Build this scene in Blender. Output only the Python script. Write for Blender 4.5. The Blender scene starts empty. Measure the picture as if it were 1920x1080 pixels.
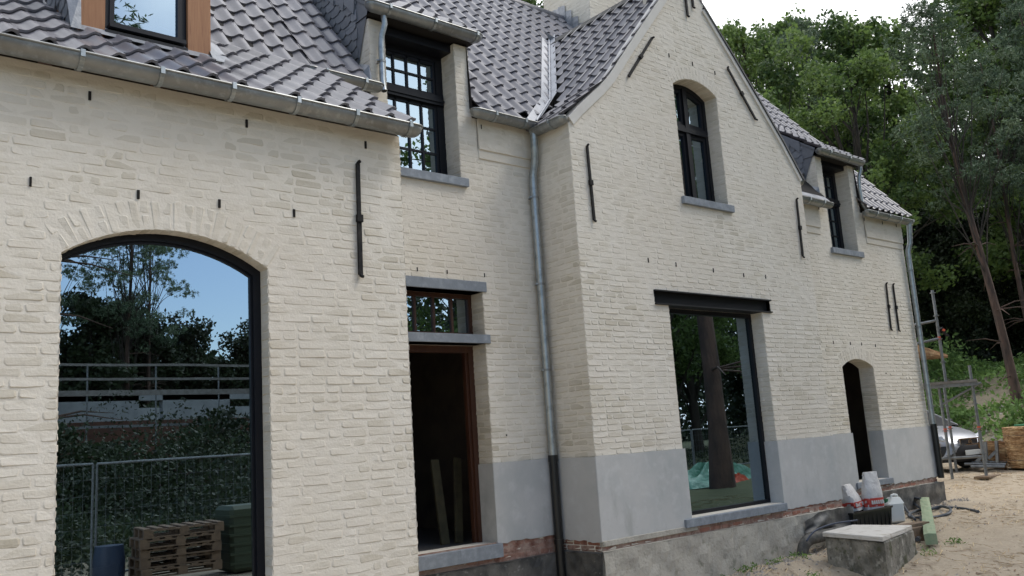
import bpy, math, random
import numpy as np
from mathutils import Vector
from mathutils.geometry import tessellate_polygon
random.seed(7); rng = np.random.default_rng(11)
C = bpy.context.scene.collection
scene = bpy.context.scene
# ------------------------------------------------------------------ camera
F_PX = 1651.6; YAW, PIT, ROL = 0.71025778, 0.17315858, -0.06663919
fwd = np.array([math.sin(YAW)*math.cos(PIT), math.cos(YAW)*math.cos(PIT), math.sin(PIT)])
rr = np.array([math.cos(YAW), -math.sin(YAW), 0.0]); uu = np.cross(rr, fwd)
cr = rr*math.cos(ROL)+uu*math.sin(ROL); cu = -rr*math.sin(ROL)+uu*math.cos(ROL)
def ray(x, y): return fwd + cr*(x-960)/F_PX - cu*(y-540)/F_PX
def at(x, y, Y=None, Z=None):              # point of the place seen at a pixel of the 1920 px photo
    d = ray(x, y); s = Y/d[1] if Y is not None else Z/d[2]
    return d*s
cam = bpy.data.objects.new('camera', bpy.data.cameras.new('camera')); C.objects.link(cam)
from mathutils import Matrix
m = Matrix(((cr[0], cu[0], -fwd[0], 0), (cr[1], cu[1], -fwd[1], 0), (cr[2], cu[2], -fwd[2], 0), (0, 0, 0, 1)))
cam.matrix_world = m
cam.data.sensor_width = 36; cam.data.lens = F_PX/1920*36; cam.data.clip_end = 2000; cam.data.clip_start = .05
scene.camera = cam
# ------------------------------------------------------------------ world, sun
SUN_EL, SUN_AZ = math.radians(52), math.radians(125)      # azimuth clockwise from +Y
w = bpy.data.worlds.new('World'); scene.world = w; w.use_nodes = True
nt = w.node_tree; nt.nodes.clear()
def N(nt, t, **k):
    n = nt.nodes.new(t)
    for a, b in k.items(): setattr(n, a, b)
    return n
out = N(nt, 'ShaderNodeOutputWorld'); bg = N(nt, 'ShaderNodeBackground'); sky = N(nt, 'ShaderNodeTexSky')
sky.sky_type = 'NISHITA'; sky.sun_disc = False; sky.sun_elevation = SUN_EL; sky.sun_rotation = SUN_AZ
bg.inputs[1].default_value = 0.135
tc = N(nt, 'ShaderNodeTexCoord'); nz = N(nt, 'ShaderNodeTexNoise'); nz.inputs['Scale'].default_value = 1.7; nz.inputs['Detail'].default_value = 7
dot = N(nt, 'ShaderNodeVectorMath', operation='DOT_PRODUCT'); dot.inputs[1].default_value = (.55, .75, .25)
ad = N(nt, 'ShaderNodeMath', operation='MULTIPLY_ADD'); ad.inputs[1].default_value = .30
rp = N(nt, 'ShaderNodeMapRange'); rp.inputs[1].default_value = .36; rp.inputs[2].default_value = .60; rp.interpolation_type = 'SMOOTHSTEP'
mx = N(nt, 'ShaderNodeMix', data_type='RGBA'); mx.inputs[7].default_value = (10.2, 10.35, 10.6, 1)
L = nt.links.new
L(tc.outputs['Generated'], nz.inputs['Vector']); L(tc.outputs['Generated'], dot.inputs[0])
L(dot.outputs['Value'], ad.inputs[0]); L(nz.outputs[0], ad.inputs[2]); L(ad.outputs[0], rp.inputs[0])
L(rp.outputs[0], mx.inputs[0]); L(sky.outputs[0], mx.inputs[6]); L(mx.outputs[2], bg.inputs[0]); L(bg.outputs[0], out.inputs[0])
sl = bpy.data.lights.new('sun', 'SUN'); sl.energy = 1.3; sl.angle = math.radians(20); sl.color = (1, .95, .87)
so = bpy.data.objects.new('sun', sl); C.objects.link(so)
sd = Vector((math.sin(SUN_AZ)*math.cos(SUN_EL), math.cos(SUN_AZ)*math.cos(SUN_EL), math.sin(SUN_EL)))
so.rotation_euler = sd.to_track_quat('Z', 'Y').to_euler()
scene.view_settings.view_transform = 'Standard'; scene.view_settings.look = 'None'
scene.view_settings.exposure = 0.50; scene.view_settings.gamma = 1
scene.cycles.max_bounces = 8; scene.cycles.transparent_max_bounces = 12

# ------------------------------------------------------------------ materials
def srgb(r, g, b):
    f = lambda c: (c/255/12.92) if c/255 <= .04045 else ((c/255+.055)/1.055)**2.4
    return (f(r), f(g), f(b))
def mat(name, col, rough=.8, metal=0., noise=None, bump=None, tone=None, spec=.5, streak=None, trans=0):
    """col: base colour; noise: (scale, colour2, amount-low, amount-high); bump: (scale, strength, distance); tone: colour at tone=1 of the mesh's own per-face tone"""
    m = bpy.data.materials.new(name); m.use_nodes = True; nt = m.node_tree; p = nt.nodes['Principled BSDF']; L = nt.links.new
    p.inputs['Roughness'].default_value = rough; p.inputs['Metallic'].default_value = metal
    p.inputs['Specular IOR Level'].default_value = spec
    g = N(nt, 'ShaderNodeNewGeometry').outputs['Position']
    cur = N(nt, 'ShaderNodeRGB'); cur.outputs[0].default_value = (*col, 1); cur = cur.outputs[0]
    def mixc(fac, a, b):
        x = N(nt, 'ShaderNodeMix', data_type='RGBA'); L(fac, x.inputs[0]); L(a, x.inputs[6])
        if isinstance(b, tuple): x.inputs[7].default_value = (*b, 1)
        else: L(b, x.inputs[7])
        return x.outputs[2]
    def addtone(cur):
        a = N(nt, 'ShaderNodeAttribute', attribute_name='tone'); return mixc(a.outputs['Fac'], cur, tone)
    if tone and name != 'sandy_ground': cur = addtone(cur)
    for n in (noise or []):
        sc, c2, lo, hi = n[:4]; amt = n[4] if len(n) > 4 else 1; st = n[5] if len(n) > 5 else (1, 1, 1)
        mp = N(nt, 'ShaderNodeMapping'); mp.inputs['Scale'].default_value = st; L(g, mp.inputs[0])
        x = N(nt, 'ShaderNodeTexNoise'); x.inputs['Scale'].default_value = sc; x.inputs['Detail'].default_value = 6; x.inputs['Roughness'].default_value = .6
        L(mp.outputs[0], x.inputs['Vector'])
        r = N(nt, 'ShaderNodeMapRange'); r.inputs[1].default_value = lo; r.inputs[2].default_value = hi; r.inputs[4].default_value = amt
        L(x.outputs[0], r.inputs[0]); cur = mixc(r.outputs[0], cur, c2)
    if name == 'sandy_ground': cur = addtone(cur)
    L(cur, p.inputs['Base Color'])
    last = None
    for b in (bump or []):
        sc, s, d = b[:3]; st = b[3] if len(b) > 3 else (1, 1, 1)
        mp = N(nt, 'ShaderNodeMapping'); mp.inputs['Scale'].default_value = st; L(g, mp.inputs[0])
        x = N(nt, 'ShaderNodeTexNoise'); x.inputs['Scale'].default_value = sc; x.inputs['Detail'].default_value = 5
        L(mp.outputs[0], x.inputs['Vector'])
        y = N(nt, 'ShaderNodeBump'); y.inputs['Strength'].default_value = s; y.inputs['Distance'].default_value = d
        L(x.outputs[0], y.inputs['Height'])
        if last: L(last, y.inputs['Normal'])
        last = y.outputs[0]
    if last: L(last, p.inputs['Normal'])
    if trans:
        o = nt.nodes['Material Output']; t = N(nt, 'ShaderNodeBsdfTranslucent'); L(cur, t.inputs[0]); ms = N(nt, 'ShaderNodeMixShader'); ms.inputs[0].default_value = trans
        L(p.outputs[0], ms.inputs[1]); L(t.outputs[0], ms.inputs[2]); L(ms.outputs[0], o.inputs[0])
    return m
M = {}
M['brick'] = mat('limewashed_brick', (.705, .66, .575), .92, noise=[(2.2, (.72, .68, .61), .42, .68, .6), (16, (.565, .515, .425), .56, .8, .45), (.45, (.575, .505, .415), .45, .75, .45), (34, (.75, .72, .67), .6, .75, .6, (.4, .4, 1.6)), (1.1, (.61, .565, .48), .5, .7, .5, (1, 1, .25))],
                 bump=[(60, .5, .005), (15, .6, .010, (.6, .6, 1.5))], tone=(.485, .44, .35), spec=.2)
M['brickred'] = mat('red_brick', (.33, .13, .085), .9, noise=[(9, (.16, .07, .05), .45, .7), (20, (.42, .36, .32), .6, .75)], bump=[(40, .6, .006)], tone=(.36, .27, .22))
M['plinth'] = mat('cement_render', (.485, .485, .475), .9, noise=[(1.3, (.39, .405, .405), .42, .68), (7, (.56, .57, .565), .5, .75, .6), (4, (.33, .335, .32), .6, .74, .6, (1, 1, .4)), (24, (.40, .40, .39), .6, .75, .5)], bump=[(80, .3, .002)], spec=.2)
M['concrete'] = mat('foundation_concrete', (.43, .405, .35), .92, noise=[(2.2, (.32, .30, .26), .42, .68), (9, (.46, .44, .39), .52, .75, .7), (5, (.12, .125, .085), .58, .7, .8), (25, (.17, .16, .14), .55, .75, .6)], bump=[(35, .7, .01)])
M['concretedark'] = mat('dark_concrete', (.12, .115, .105), .8, noise=[(4, (.05, .05, .048), .42, .62), (14, (.35, .34, .32), .6, .75, .8)], bump=[(30, .7, .012)])
M['membrane'] = mat('damp_proof_sheet', (.06, .06, .06), .55, noise=[(5, (.17, .165, .15), .45, .65)], bump=[(5, .5, .03, (1, 1, 1.6)), (25, .3, .006)])
M['slab'] = mat('pale_concrete_slab', (.60, .57, .52), .9, noise=[(8, (.30, .25, .19), .52, .72, .8)], bump=[(50, .5, .004)])
M['stone'] = mat('bluestone', (.20, .225, .255), .7, noise=[(14, (.28, .31, .345), .45, .7), (3, (.14, .16, .185), .45, .7, .6), (30, (.10, .12, .14), .6, .72, .6, (1, 1, .15))], bump=[(60, .2, .002)])
M['drain'] = mat('muddy_drain_plastic', (.07, .068, .062), .75, noise=[(9, (.16, .15, .13), .48, .66)], bump=[(20, .5, .01)])
M['zinc'] = mat('zinc', (.30, .315, .315), .42, .7, noise=[(3, (.20, .20, .19), .4, .7), (18, (.42, .44, .45), .52, .7, .6), (6, (.45, .45, .43), .62, .72, .7, (1, 1, .3))], bump=[(9, .12, .01)])
M['zincnew'] = mat('new_zinc', (.40, .43, .44), .38, .8, noise=[(12, (.27, .30, .31), .45, .65), (30, (.5, .53, .55), .6, .7)])
M['lead'] = mat('lead_sheet', (.22, .235, .26), .5, .3, noise=[(6, (.36, .37, .40), .45, .7)], bump=[(12, .5, .02)])
M['lead2'] = mat('pale_lead_valley', (.44, .45, .48), .55, .25, noise=[(6, (.33, .34, .36), .45, .7)])
M['darkwood'] = mat('shaded_rough_plank', (.11, .095, .05), .9, noise=[(10, (.07, .06, .035), .4, .7)])
M['tile'] = mat('smoked_clay_tile', (.175, .170, .190), .36, noise=[(5, (.21, .20, .21), .45, .7, .7), (26, (.12, .105, .11), .55, .8, .5), (9, (.27, .19, .15), .62, .8, .3)], bump=[(45, .25, .004)], tone=(.120, .115, .130), spec=.55)
M['slate'] = mat('natural_slate', (.12, .13, .15), .4, noise=[(12, (.17, .18, .20), .4, .7)], bump=[(25, .3, .004)], tone=(.21, .225, .255), spec=.5)
M['band'] = mat('white_verge_render', (.62, .60, .56), .9, noise=[(5, (.52, .50, .46), .45, .7, .5)])
M['black'] = mat('anthracite_frame_paint', (.007, .008, .012), .45, spec=.3)
M['iron'] = mat('black_iron', (.006, .006, .007), .6, spec=.25, noise=[(20, (.03, .026, .024), .5, .7)], bump=[(30, .4, .004)])
M['steel'] = mat('black_steel_beam', (.010, .011, .013), .6, spec=.3)
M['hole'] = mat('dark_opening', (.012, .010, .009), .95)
M['brown'] = mat('varnished_hardwood', (.055, .020, .011), .5, noise=[(20, (.08, .032, .016), .4, .7, 1, (1, 1, .1))])
M['cedar'] = mat('cedar_board', (.29, .13, .055), .6, noise=[(14, (.37, .18, .08), .4, .65, .8, (6, 6, .25)), (40, (.20, .075, .03), .55, .7, .7, (3, 3, .1))], bump=[(30, .3, .003, (6, 6, .2))])
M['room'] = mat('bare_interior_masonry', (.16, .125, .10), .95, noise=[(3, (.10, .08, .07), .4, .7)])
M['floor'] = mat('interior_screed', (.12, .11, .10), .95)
M['pvc'] = mat('black_plastic', (.012, .013, .014), .32)
M['plastic'] = mat('white_plastic', (.62, .64, .62), .4)
M['galv'] = mat('galvanised_tube', (.20, .215, .225), .5, .5, noise=[(8, (.11, .115, .12), .45, .7)])
M['orange'] = mat('orange_paint', (.55, .10, .05), .6)
M['plank'] = mat('scaffold_plank', (.22, .21, .20), .85, noise=[(9, (.13, .12, .11), .4, .7)])
M['reed'] = mat('dry_reed', (.52, .35, .18), .9, noise=[(14, (.27, .15, .07), .44, .64), (5, (.56, .42, .24), .5, .7, .7)], bump=[(30, .8, .02)], tone=(.22, .10, .045))
M['greenwood'] = mat('green_treated_timber', (.24, .31, .19), .8, noise=[(14, (.34, .35, .23), .4, .7, .8, (1, 1, .3)), (30, (.12, .26, .17), .5, .75, .6)], bump=[(25, .5, .006)])
M['oldwood'] = mat('weathered_wood', (.20, .14, .09), .9, noise=[(10, (.10, .07, .05), .4, .7)])
M['pallet'] = mat('pallet_wood', (.19, .125, .08), .9, noise=[(10, (.12, .08, .055), .4, .7)])
M['hose'] = mat('grey_hose', (.06, .07, .085), .5)
M['bag'] = mat('white_paper_sack', (.60, .59, .58), .75, noise=[(10, (.42, .40, .40), .45, .7, .6)], bump=[(14, .8, .02)])
M['bagred'] = mat('red_print', (.50, .06, .045), .7)
M['sand'] = mat('sandy_ground', (.34, .28, .205), .97, noise=[(.5, (.41, .34, .25), .4, .65, .8), (3.0, (.25, .195, .14), .52, .74, .7), (22, (.46, .39, .30), .52, .7, .6), (70, (.16, .125, .09), .6, .72, .8)], bump=[(6, .6, .05), (45, .8, .012)], tone=(.075, .082, .035))
M['straw'] = mat('straw', (.60, .47, .28), .9, tone=(.34, .23, .12))
M['rock'] = mat('rubble', (.24, .215, .19), .95, tone=(.40, .36, .31))
M['grass'] = mat('green_undergrowth', (.10, .18, .045), .75, tone=(.24, .37, .10), trans=.3)
M['leaf'] = mat('oak_leaf', (.045, .088, .025), .6, tone=(.175, .26, .07), trans=.4)
M['leafshade'] = mat('shaded_leaf', (.013, .024, .010), .6, tone=(.042, .066, .025), trans=.25)  # albedo lowered so the colour carries the foliage's backlit shade
M['needle'] = mat('pine_needle', (.045, .082, .042), .65, tone=(.17, .235, .135), trans=.15)
M['bark'] = mat('dark_bark', (.035, .030, .025), .95, noise=[(6, (.065, .055, .045), .45, .7, 1, (1, 1, .3))], bump=[(9, .9, .05, (1, 1, .3))])
M['pinebark'] = mat('red_pine_bark', (.105, .066, .050), .95, noise=[(4, (.05, .036, .03), .45, .65, 1, (1, 1, .35))], bump=[(8, .9, .06, (1, 1, .3))])
M['block'] = mat('grey_blockwork', (.36, .385, .40), .95, noise=[(3, (.27, .29, .31), .4, .7)])
M['tarp'] = mat('green_tarpaulin', (.10, .27, .19), .5, noise=[(4, (.17, .36, .27), .4, .7)], bump=[(5, .9, .1)])
M['carpaint'] = mat('silver_car_paint', (.36, .37, .40), .32, .5)
M['carblack'] = mat('black_bumper_plastic', (.02, .021, .024), .5)
M['chrome'] = mat('chrome', (.7, .7, .7), .15, 1)
M['rubber'] = mat('tyre_rubber', (.015, .015, .015), .8)
M['lens'] = mat('headlight_lens', (.55, .57, .6), .12, .3)
M['bluebarrel'] = mat('blue_plastic', (.02, .035, .07), .4)
M['greenbin'] = mat('olive_plastic', (.04, .055, .03), .6)
def glass(name, refl, tint):
    m = bpy.data.materials.new(name); m.use_nodes = True; nt = m.node_tree; nt.nodes.clear(); L = nt.links.new
    o = N(nt, 'ShaderNodeOutputMaterial'); ms = N(nt, 'ShaderNodeMixShader'); t = N(nt, 'ShaderNodeBsdfTransparent'); g = N(nt, 'ShaderNodeBsdfGlossy')
    g.inputs['Roughness'].default_value = 0.0; g.inputs[0].default_value = (.68, .86, 1, 1); t.inputs[0].default_value = (tint, tint*1.01, tint, 1)
    f = N(nt, 'ShaderNodeFresnel'); f.inputs[0].default_value = refl
    tcx = N(nt, 'ShaderNodeNewGeometry'); nz = N(nt, 'ShaderNodeTexNoise'); nz.inputs['Scale'].default_value = 1.1
    b = N(nt, 'ShaderNodeBump'); b.inputs['Strength'].default_value = .02; b.inputs['Distance'].default_value = .02
    L(tcx.outputs['Position'], nz.inputs['Vector']); L(nz.outputs[0], b.inputs['Height']); L(b.outputs[0], g.inputs['Normal'])
    L(f.outputs[0], ms.inputs[0]); L(t.outputs[0], ms.inputs[1]); L(g.outputs[0], ms.inputs[2]); L(ms.outputs[0], o.inputs[0])
    return m
M['glass'] = glass('window_glass', 5.2, .42)

# ------------------------------------------------------------------ mesh helpers
def wloc(o):
    v = Vector((0, 0, 0))
    while o: v += o.location; o = o.parent
    return v
class MB:
    def __init__(s): s.v = []; s.f = []; s.t = []; s.smooth = False
    def add(s, vs, fs, tone=0.):
        b = len(s.v); s.v += [tuple(map(float, p)) for p in vs]
        s.f += [tuple(b+i for i in f) for f in fs]; s.t += [tone]*len(fs); return s
    def box(s, x0, x1, y0, y1, z0, z1, tone=0., bev=0.):
        if bev <= 0:
            v = [(x, y, z) for z in (z0, z1) for y in (y0, y1) for x in (x0, x1)]
            return s.add(v, [(0, 2, 3, 1), (4, 5, 7, 6), (0, 1, 5, 4), (2, 6, 7, 3), (0, 4, 6, 2), (1, 3, 7, 5)], tone)
        v = []; f = []
        X, Y, Z = (x0, x1), (y0, y1), (z0, z1); b = bev
        idx = {}
        for i in (0, 1):
            for j in (0, 1):
                for k in (0, 1):
                    sx, sy, sz = (1-2*i)*b, (1-2*j)*b, (1-2*k)*b
                    for ax in range(3):
                        p = [X[i]+sx, Y[j]+sy, Z[k]+sz]; p[ax] = (X, Y, Z)[ax][(i, j, k)[ax]]
                        idx[(i, j, k, ax)] = len(v); v.append(p)
        for ax in range(3):
            o = [a for a in range(3) if a != ax]
            for e in (0, 1):
                q = []
                for a, c in ((0, 0), (1, 0), (1, 1), (0, 1)):
                    t = [0, 0, 0]; t[ax] = e; t[o[0]] = a; t[o[1]] = c; q.append(idx[(*t, ax)])
                f.append(q)
            for a in (0, 1):
                for c in (0, 1):
                    q = []
                    for e, xx in ((0, o[0]), (0, o[1]), (1, o[1]), (1, o[0])):
                        t = [0, 0, 0]; t[ax] = e; t[o[0]] = a; t[o[1]] = c; q.append(idx[(*t, xx)])
                    f.append(q)
        for i in (0, 1):
            for j in (0, 1):
                for k in (0, 1): f.append([idx[(i, j, k, a)] for a in range(3)])
        return s.add(v, f, tone)
    def bar(s, a, b, w, h, tone=0., up=(0, 0, 1)):
        a, b = Vector(a), Vector(b); d = (b-a).normalized(); u = Vector(up)
        if abs(d.dot(u)) > .98: u = Vector((0, 1, 0))
        r = d.cross(u).normalized(); u = r.cross(d)
        v = [p+r*i*w/2+u*j*h/2 for p in (a, b) for i, j in ((-1, -1), (1, -1), (1, 1), (-1, 1))]
        return s.add(v, [(0, 1, 2, 3), (7, 6, 5, 4), (0, 4, 5, 1), (1, 5, 6, 2), (2, 6, 7, 3), (3, 7, 4, 0)], tone)
    def tube(s, pts, rad, n=10, tone=0., cap=True):
        pts = [Vector(p) for p in pts]; rads = rad if isinstance(rad, (list, tuple)) else [rad]*len(pts)
        u = None; vs = []
        for i, p in enumerate(pts):
            d = (pts[min(i+1, len(pts)-1)]-pts[max(i-1, 0)]).normalized()
            if u is None: u = d.orthogonal().normalized()
            u = (u-d*u.dot(d)).normalized(); w_ = d.cross(u)
            vs += [p+(u*math.cos(2*math.pi*k/n)+w_*math.sin(2*math.pi*k/n))*rads[i] for k in range(n)]
        fs = [(i*n+k, i*n+(k+1) % n, (i+1)*n+(k+1) % n, (i+1)*n+k) for i in range(len(pts)-1) for k in range(n)]
        if cap: fs += [tuple(range(n))[::-1], tuple((len(pts)-1)*n+k for k in range(n))]
        return s.add(vs, fs, tone)
    def prism(s, loop, axis, a, b, holes=(), tone=0.):
        """closed outline (u,v) pairs in the plane across axis 'y' (u=x,v=z) or 'x' (u=y,v=z), extruded a..b, with hole loops"""
        P = (lambda u, v, d: (u, d, v)) if axis == 'y' else (lambda u, v, d: (d, u, v))
        loops = [loop]+list(holes)
        flat = [p for l in loops for p in l]
        tri = tessellate_polygon([[Vector((p[0], p[1], 0)) for p in l] for l in loops])
        n = len(flat)
        s.add([P(*p, a) for p in flat]+[P(*p, b) for p in flat], [tuple(t) for t in tri]+[tuple(n+i for i in t[::-1]) for t in tri], tone)
        for l in loops:
            k = len(l); s.add([P(*p, a) for p in l]+[P(*p, b) for p in l], [(i, (i+1) % k, k+(i+1) % k, k+i) for i in range(k)], tone)
        return s
    def face(s, loop, axis, a, holes=(), tone=0.):
        P = (lambda u, v, d: (u, d, v)) if axis == 'y' else (lambda u, v, d: (d, u, v))
        loops = [loop]+list(holes); flat = [p for l in loops for p in l]
        tri = tessellate_polygon([[Vector((p[0], p[1], 0)) for p in l] for l in loops])
        return s.add([P(*p, a) for p in flat], [tuple(t) for t in tri], tone)
    def build(s, name, m, parent=None, smooth=False, **props):
        off = wloc(parent) if parent else Vector((0, 0, 0))
        me = bpy.data.meshes.new(name); me.from_pydata([tuple(Vector(v)-off) for v in s.v], [], s.f)
        a = me.attributes.new('tone', 'FLOAT', 'FACE'); a.data.foreach_set('value', s.t)
        import bmesh as _b
        if s.smooth or smooth:
            for p in me.polygons: p.use_smooth = True
            try: me.set_sharp_from_angle(angle=math.radians(40))
            except Exception: pass
        me.materials.append(m); me.update()
        o = bpy.data.objects.new(name, me); C.objects.link(o)
        if parent: o.parent = parent
        for k, v in props.items(): o[k] = v
        return o
def thing(name, label, cat, loc, group=None):
    o = bpy.data.objects.new(name, None); C.objects.link(o); o.location = loc; o.empty_display_size = .2
    o['label'] = label; o['category'] = cat
    if group: o['group'] = group
    return o
def tag(o, label, cat, group=None):
    o['label'] = label; o['category'] = cat
    if group: o['group'] = group
    return o
def recal(o):
    import bmesh
    b = bmesh.new(); b.from_mesh(o.data); bmesh.ops.recalc_face_normals(b, faces=b.faces); b.to_mesh(o.data); b.free(); return o
R = random.uniform

def brick(mb, p00, p10, p11, p01, n, proud=.006, tone=None, inset=.008, under=0.):
    """one hand-moulded brick face on the quad, rounded and a little crooked, standing proud of the joint"""
    P = [Vector(p) for p in (p00, p10, p11, p01)]; n = Vector(n)
    e0 = (P[1]-P[0]); e1 = (P[3]-P[0]); lu = e0.length; lv = e1.length
    if lu < .012 or lv < .012: return
    def q(u, v, h):
        a = P[0].lerp(P[1], u); b = P[3].lerp(P[2], u); return a.lerp(b, v)+n*h
    ju, jv = .004/lu, .0035/lv; iu, iv = min(.3, inset*1.1/lu), min(.3, inset*(.55 if under else 1)/lv); cu_, cv = min(.25, .009/lu), min(.3, .010/lv)
    t1, t2 = R(-.003, .003), R(-.0025, .0025)
    base = [(cu_, 0), (.5, R(-.3, .3)*jv*2), (1-cu_, 0), (1, cv), (1, 1-cv), (1-cu_, 1), (.5, 1+R(-.3, .3)*jv*2), (cu_, 1), (0, 1-cv), (0, cv)]
    o = []; i_ = []
    for u, v in base:
        u2 = u+R(-ju, ju); v2 = v+R(-jv, jv); o.append(q(u2, v2, -.001))
        ui = .5+(u2-.5)*(1-2*iu); vi = .5+(v2-.5)*(1-2*iv)
        i_.append(q(ui, vi, proud*(1+under*(.5-v)*1.7)+t1*(u-.5)*2+t2*(v-.5)*2*(under == 0)+R(-.0012, .0012)*(1-.6*under)))
    k = len(base)
    if tone is None:
        tone = random.choice((R(.0, .35), R(.2, .7), R(.5, 1.0)))
    mb.add(o+i_, [(a, (a+1) % k, k+(a+1) % k, k+a) for a in range(k)]+[tuple(range(k, 2*k))], tone)
CO = .0620
def courses(mb, O, U, Nn, v0, v1, spans, joint=.010, proud=.0024, stretch=.21, contrast=1.):
    """brick courses on a plane: O origin, U along, z up; spans(z) -> list of (u0,u1) solid intervals"""
    O, U = Vector(O), Vector(U)
    k0 = math.ceil((v0+2.0)/CO-1e-6); k = k0
    def isect(A, B):
        r = []
        for a in A:
            for b in B:
                lo, hi = max(a[0], b[0]), min(a[1], b[1])
                if hi-lo > .02: r.append((lo, hi))
        return r
    while True:
        z = -2.0+k*CO
        if z+CO > v1+.02: break
        za, zb = z+joint/2, min(z+CO-joint/2, v1)
        S = isect(isect(spans(za), spans(zb)), spans((za+zb)/2))
        for lo, hi in S:
            u = lo+(R(0, .06) if k % 2 else 0)*0
            first = (.1 if k % 2 else stretch)
            u = lo; wlen = min(first, hi-lo)
            while u < hi-.02:
                e = min(u+wlen+R(-.008, .008), hi)
                if hi-e < .05: e = hi
                a = u+(joint*.35 if u > lo else -.004); b = e-(joint*.35 if e < hi else -.004)
                dz0, dz1 = R(-.0025, .0025), R(-.0025, .0025)
                z0, z1 = za+R(-.0012, .0012), zb+R(-.0012, .0012)
                fz = .74+.36*math.sin(a*1.3+z*2.1+O.y)*math.sin(z*1.7-a*.8+1)+.18*math.sin(a*3.7+z*5.1); hi_ = min(1, max(0, (z-1.0)/1.6)) if O.z == 0 else 0
                fz = max(.38, min(1.3, fz+.12))*(1-.35*hi_); pr_ = (proud+R(-.0010, .0011))*max(.25, min(1.2, fz*(1-.55*hi_)+.1)); tn = random.choice((R(.1, .4), R(.2, .7), R(.4, 1.)))*contrast*fz
                brick(mb, O+U*a+Vector((0, 0, z0+dz0)), O+U*b+Vector((0, 0, z0+dz1)), O+U*b+Vector((0, 0, z1+dz1)), O+U*a+Vector((0, 0, z1+dz0)), Nn, max(.0003, pr_), tn, .010, 1.)
                u = e; wlen = stretch if random.random() < .74 else .105
        k += 1
def arch_geo(x0, x1, rise):
    h = (x1-x0)/2; Rr = (h*h+rise*rise)/(2*rise); return (x0+x1)/2, Rr
def arch_loop(x0, x1, z0, zs, rise, n=18):
    if rise <= 0: return [(x0, z0), (x1, z0), (x1, zs), (x0, zs)]
    cx, Rr = arch_geo(x0, x1, rise); cz = zs+rise-Rr; a = math.asin((x1-x0)/2/Rr)
    return [(x0, z0), (x1, z0)]+[(cx+Rr*math.sin(t), cz+Rr*math.cos(t)) for t in [a-2*a*i/n for i in range(n+1)]]
class Opening:
    def __init__(s, x0, x1, z0, zs, rise=0, ring=.2): s.x0, s.x1, s.z0, s.zs, s.rise, s.ring = x0, x1, z0, zs, rise, ring
    def loop(s, inset=0, n=18):
        i = inset
        if s.rise <= 0: return arch_loop(s.x0+i, s.x1-i, s.z0+i, s.zs-i, 0)
        cx, Rr = arch_geo(s.x0, s.x1, s.rise); cz = s.zs+s.rise-Rr; r2 = Rr-i; hw = (s.x1-s.x0)/2-i
        zs2 = cz+math.sqrt(r2*r2-hw*hw); return arch_loop(s.x0+i, s.x1-i, s.z0+i, zs2, cz+r2-zs2, n)
    def block(s, z):
        if z < s.z0-.0: return None
        if s.rise <= 0: return (s.x0, s.x1) if z < s.zs else None
        if z <= s.zs: return (s.x0, s.x1)
        cx, Rr = arch_geo(s.x0, s.x1, s.rise); cz = s.zs+s.rise-Rr; ro = Rr+s.ring
        if z-cz >= ro: return None
        hw = min(math.sqrt(ro*ro-(z-cz)**2), (z-cz)*((s.x1-s.x0)/2)/(s.zs-cz))
        return (cx-hw-.005, cx+hw+.005)
def spans_of(outline_fn, ops):
    def f(z):
        S = outline_fn(z)
        for o in ops:
            b = o.block(z) if isinstance(o, Opening) else (o[0:2] if o[2] <= z <= o[3] else None)
            if b:
                T = []
                for lo, hi in S:
                    if b[1] <= lo or b[0] >= hi: T.append((lo, hi)); continue
                    if b[0] > lo: T.append((lo, b[0]))
                    if b[1] < hi: T.append((b[1], hi))
                S = T
        return S
    return f
def voussoirs(mb, op, Y, n_=None):
    cx, Rr = arch_geo(op.x0, op.x1, op.rise); cz = op.zs+op.rise-Rr; a = math.asin((op.x1-op.x0)/2/Rr)
    n = n_ or int(2*a*(Rr+.1)/.066); g = .0045/Rr
    for i in range(n):
        t0 = -a+2*a*i/n+g; t1 = -a+2*a*(i+1)/n-g
        P = lambda t, r: (cx+r*math.sin(t), Y, cz+r*math.cos(t))
        top = op.ring+R(-.012, .004); tv = R(.05, .5)
        if i % 2: brick(mb, P(t0, Rr+.001), P(t1, Rr+.001), P(t1, Rr+top), P(t0, Rr+top), (0, -1, 0), .0014, tv)
        else:
            s_ = top*R(.45, .55)
            brick(mb, P(t0, Rr+.001), P(t1, Rr+.001), P(t1, Rr+s_-.004), P(t0, Rr+s_-.004), (0, -1, 0), .0014, tv)
            brick(mb, P(t0, Rr+s_+.004), P(t1, Rr+s_+.004), P(t1, Rr+top), P(t0, Rr+top), (0, -1, 0), .0014, R(.05, .5))
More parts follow.
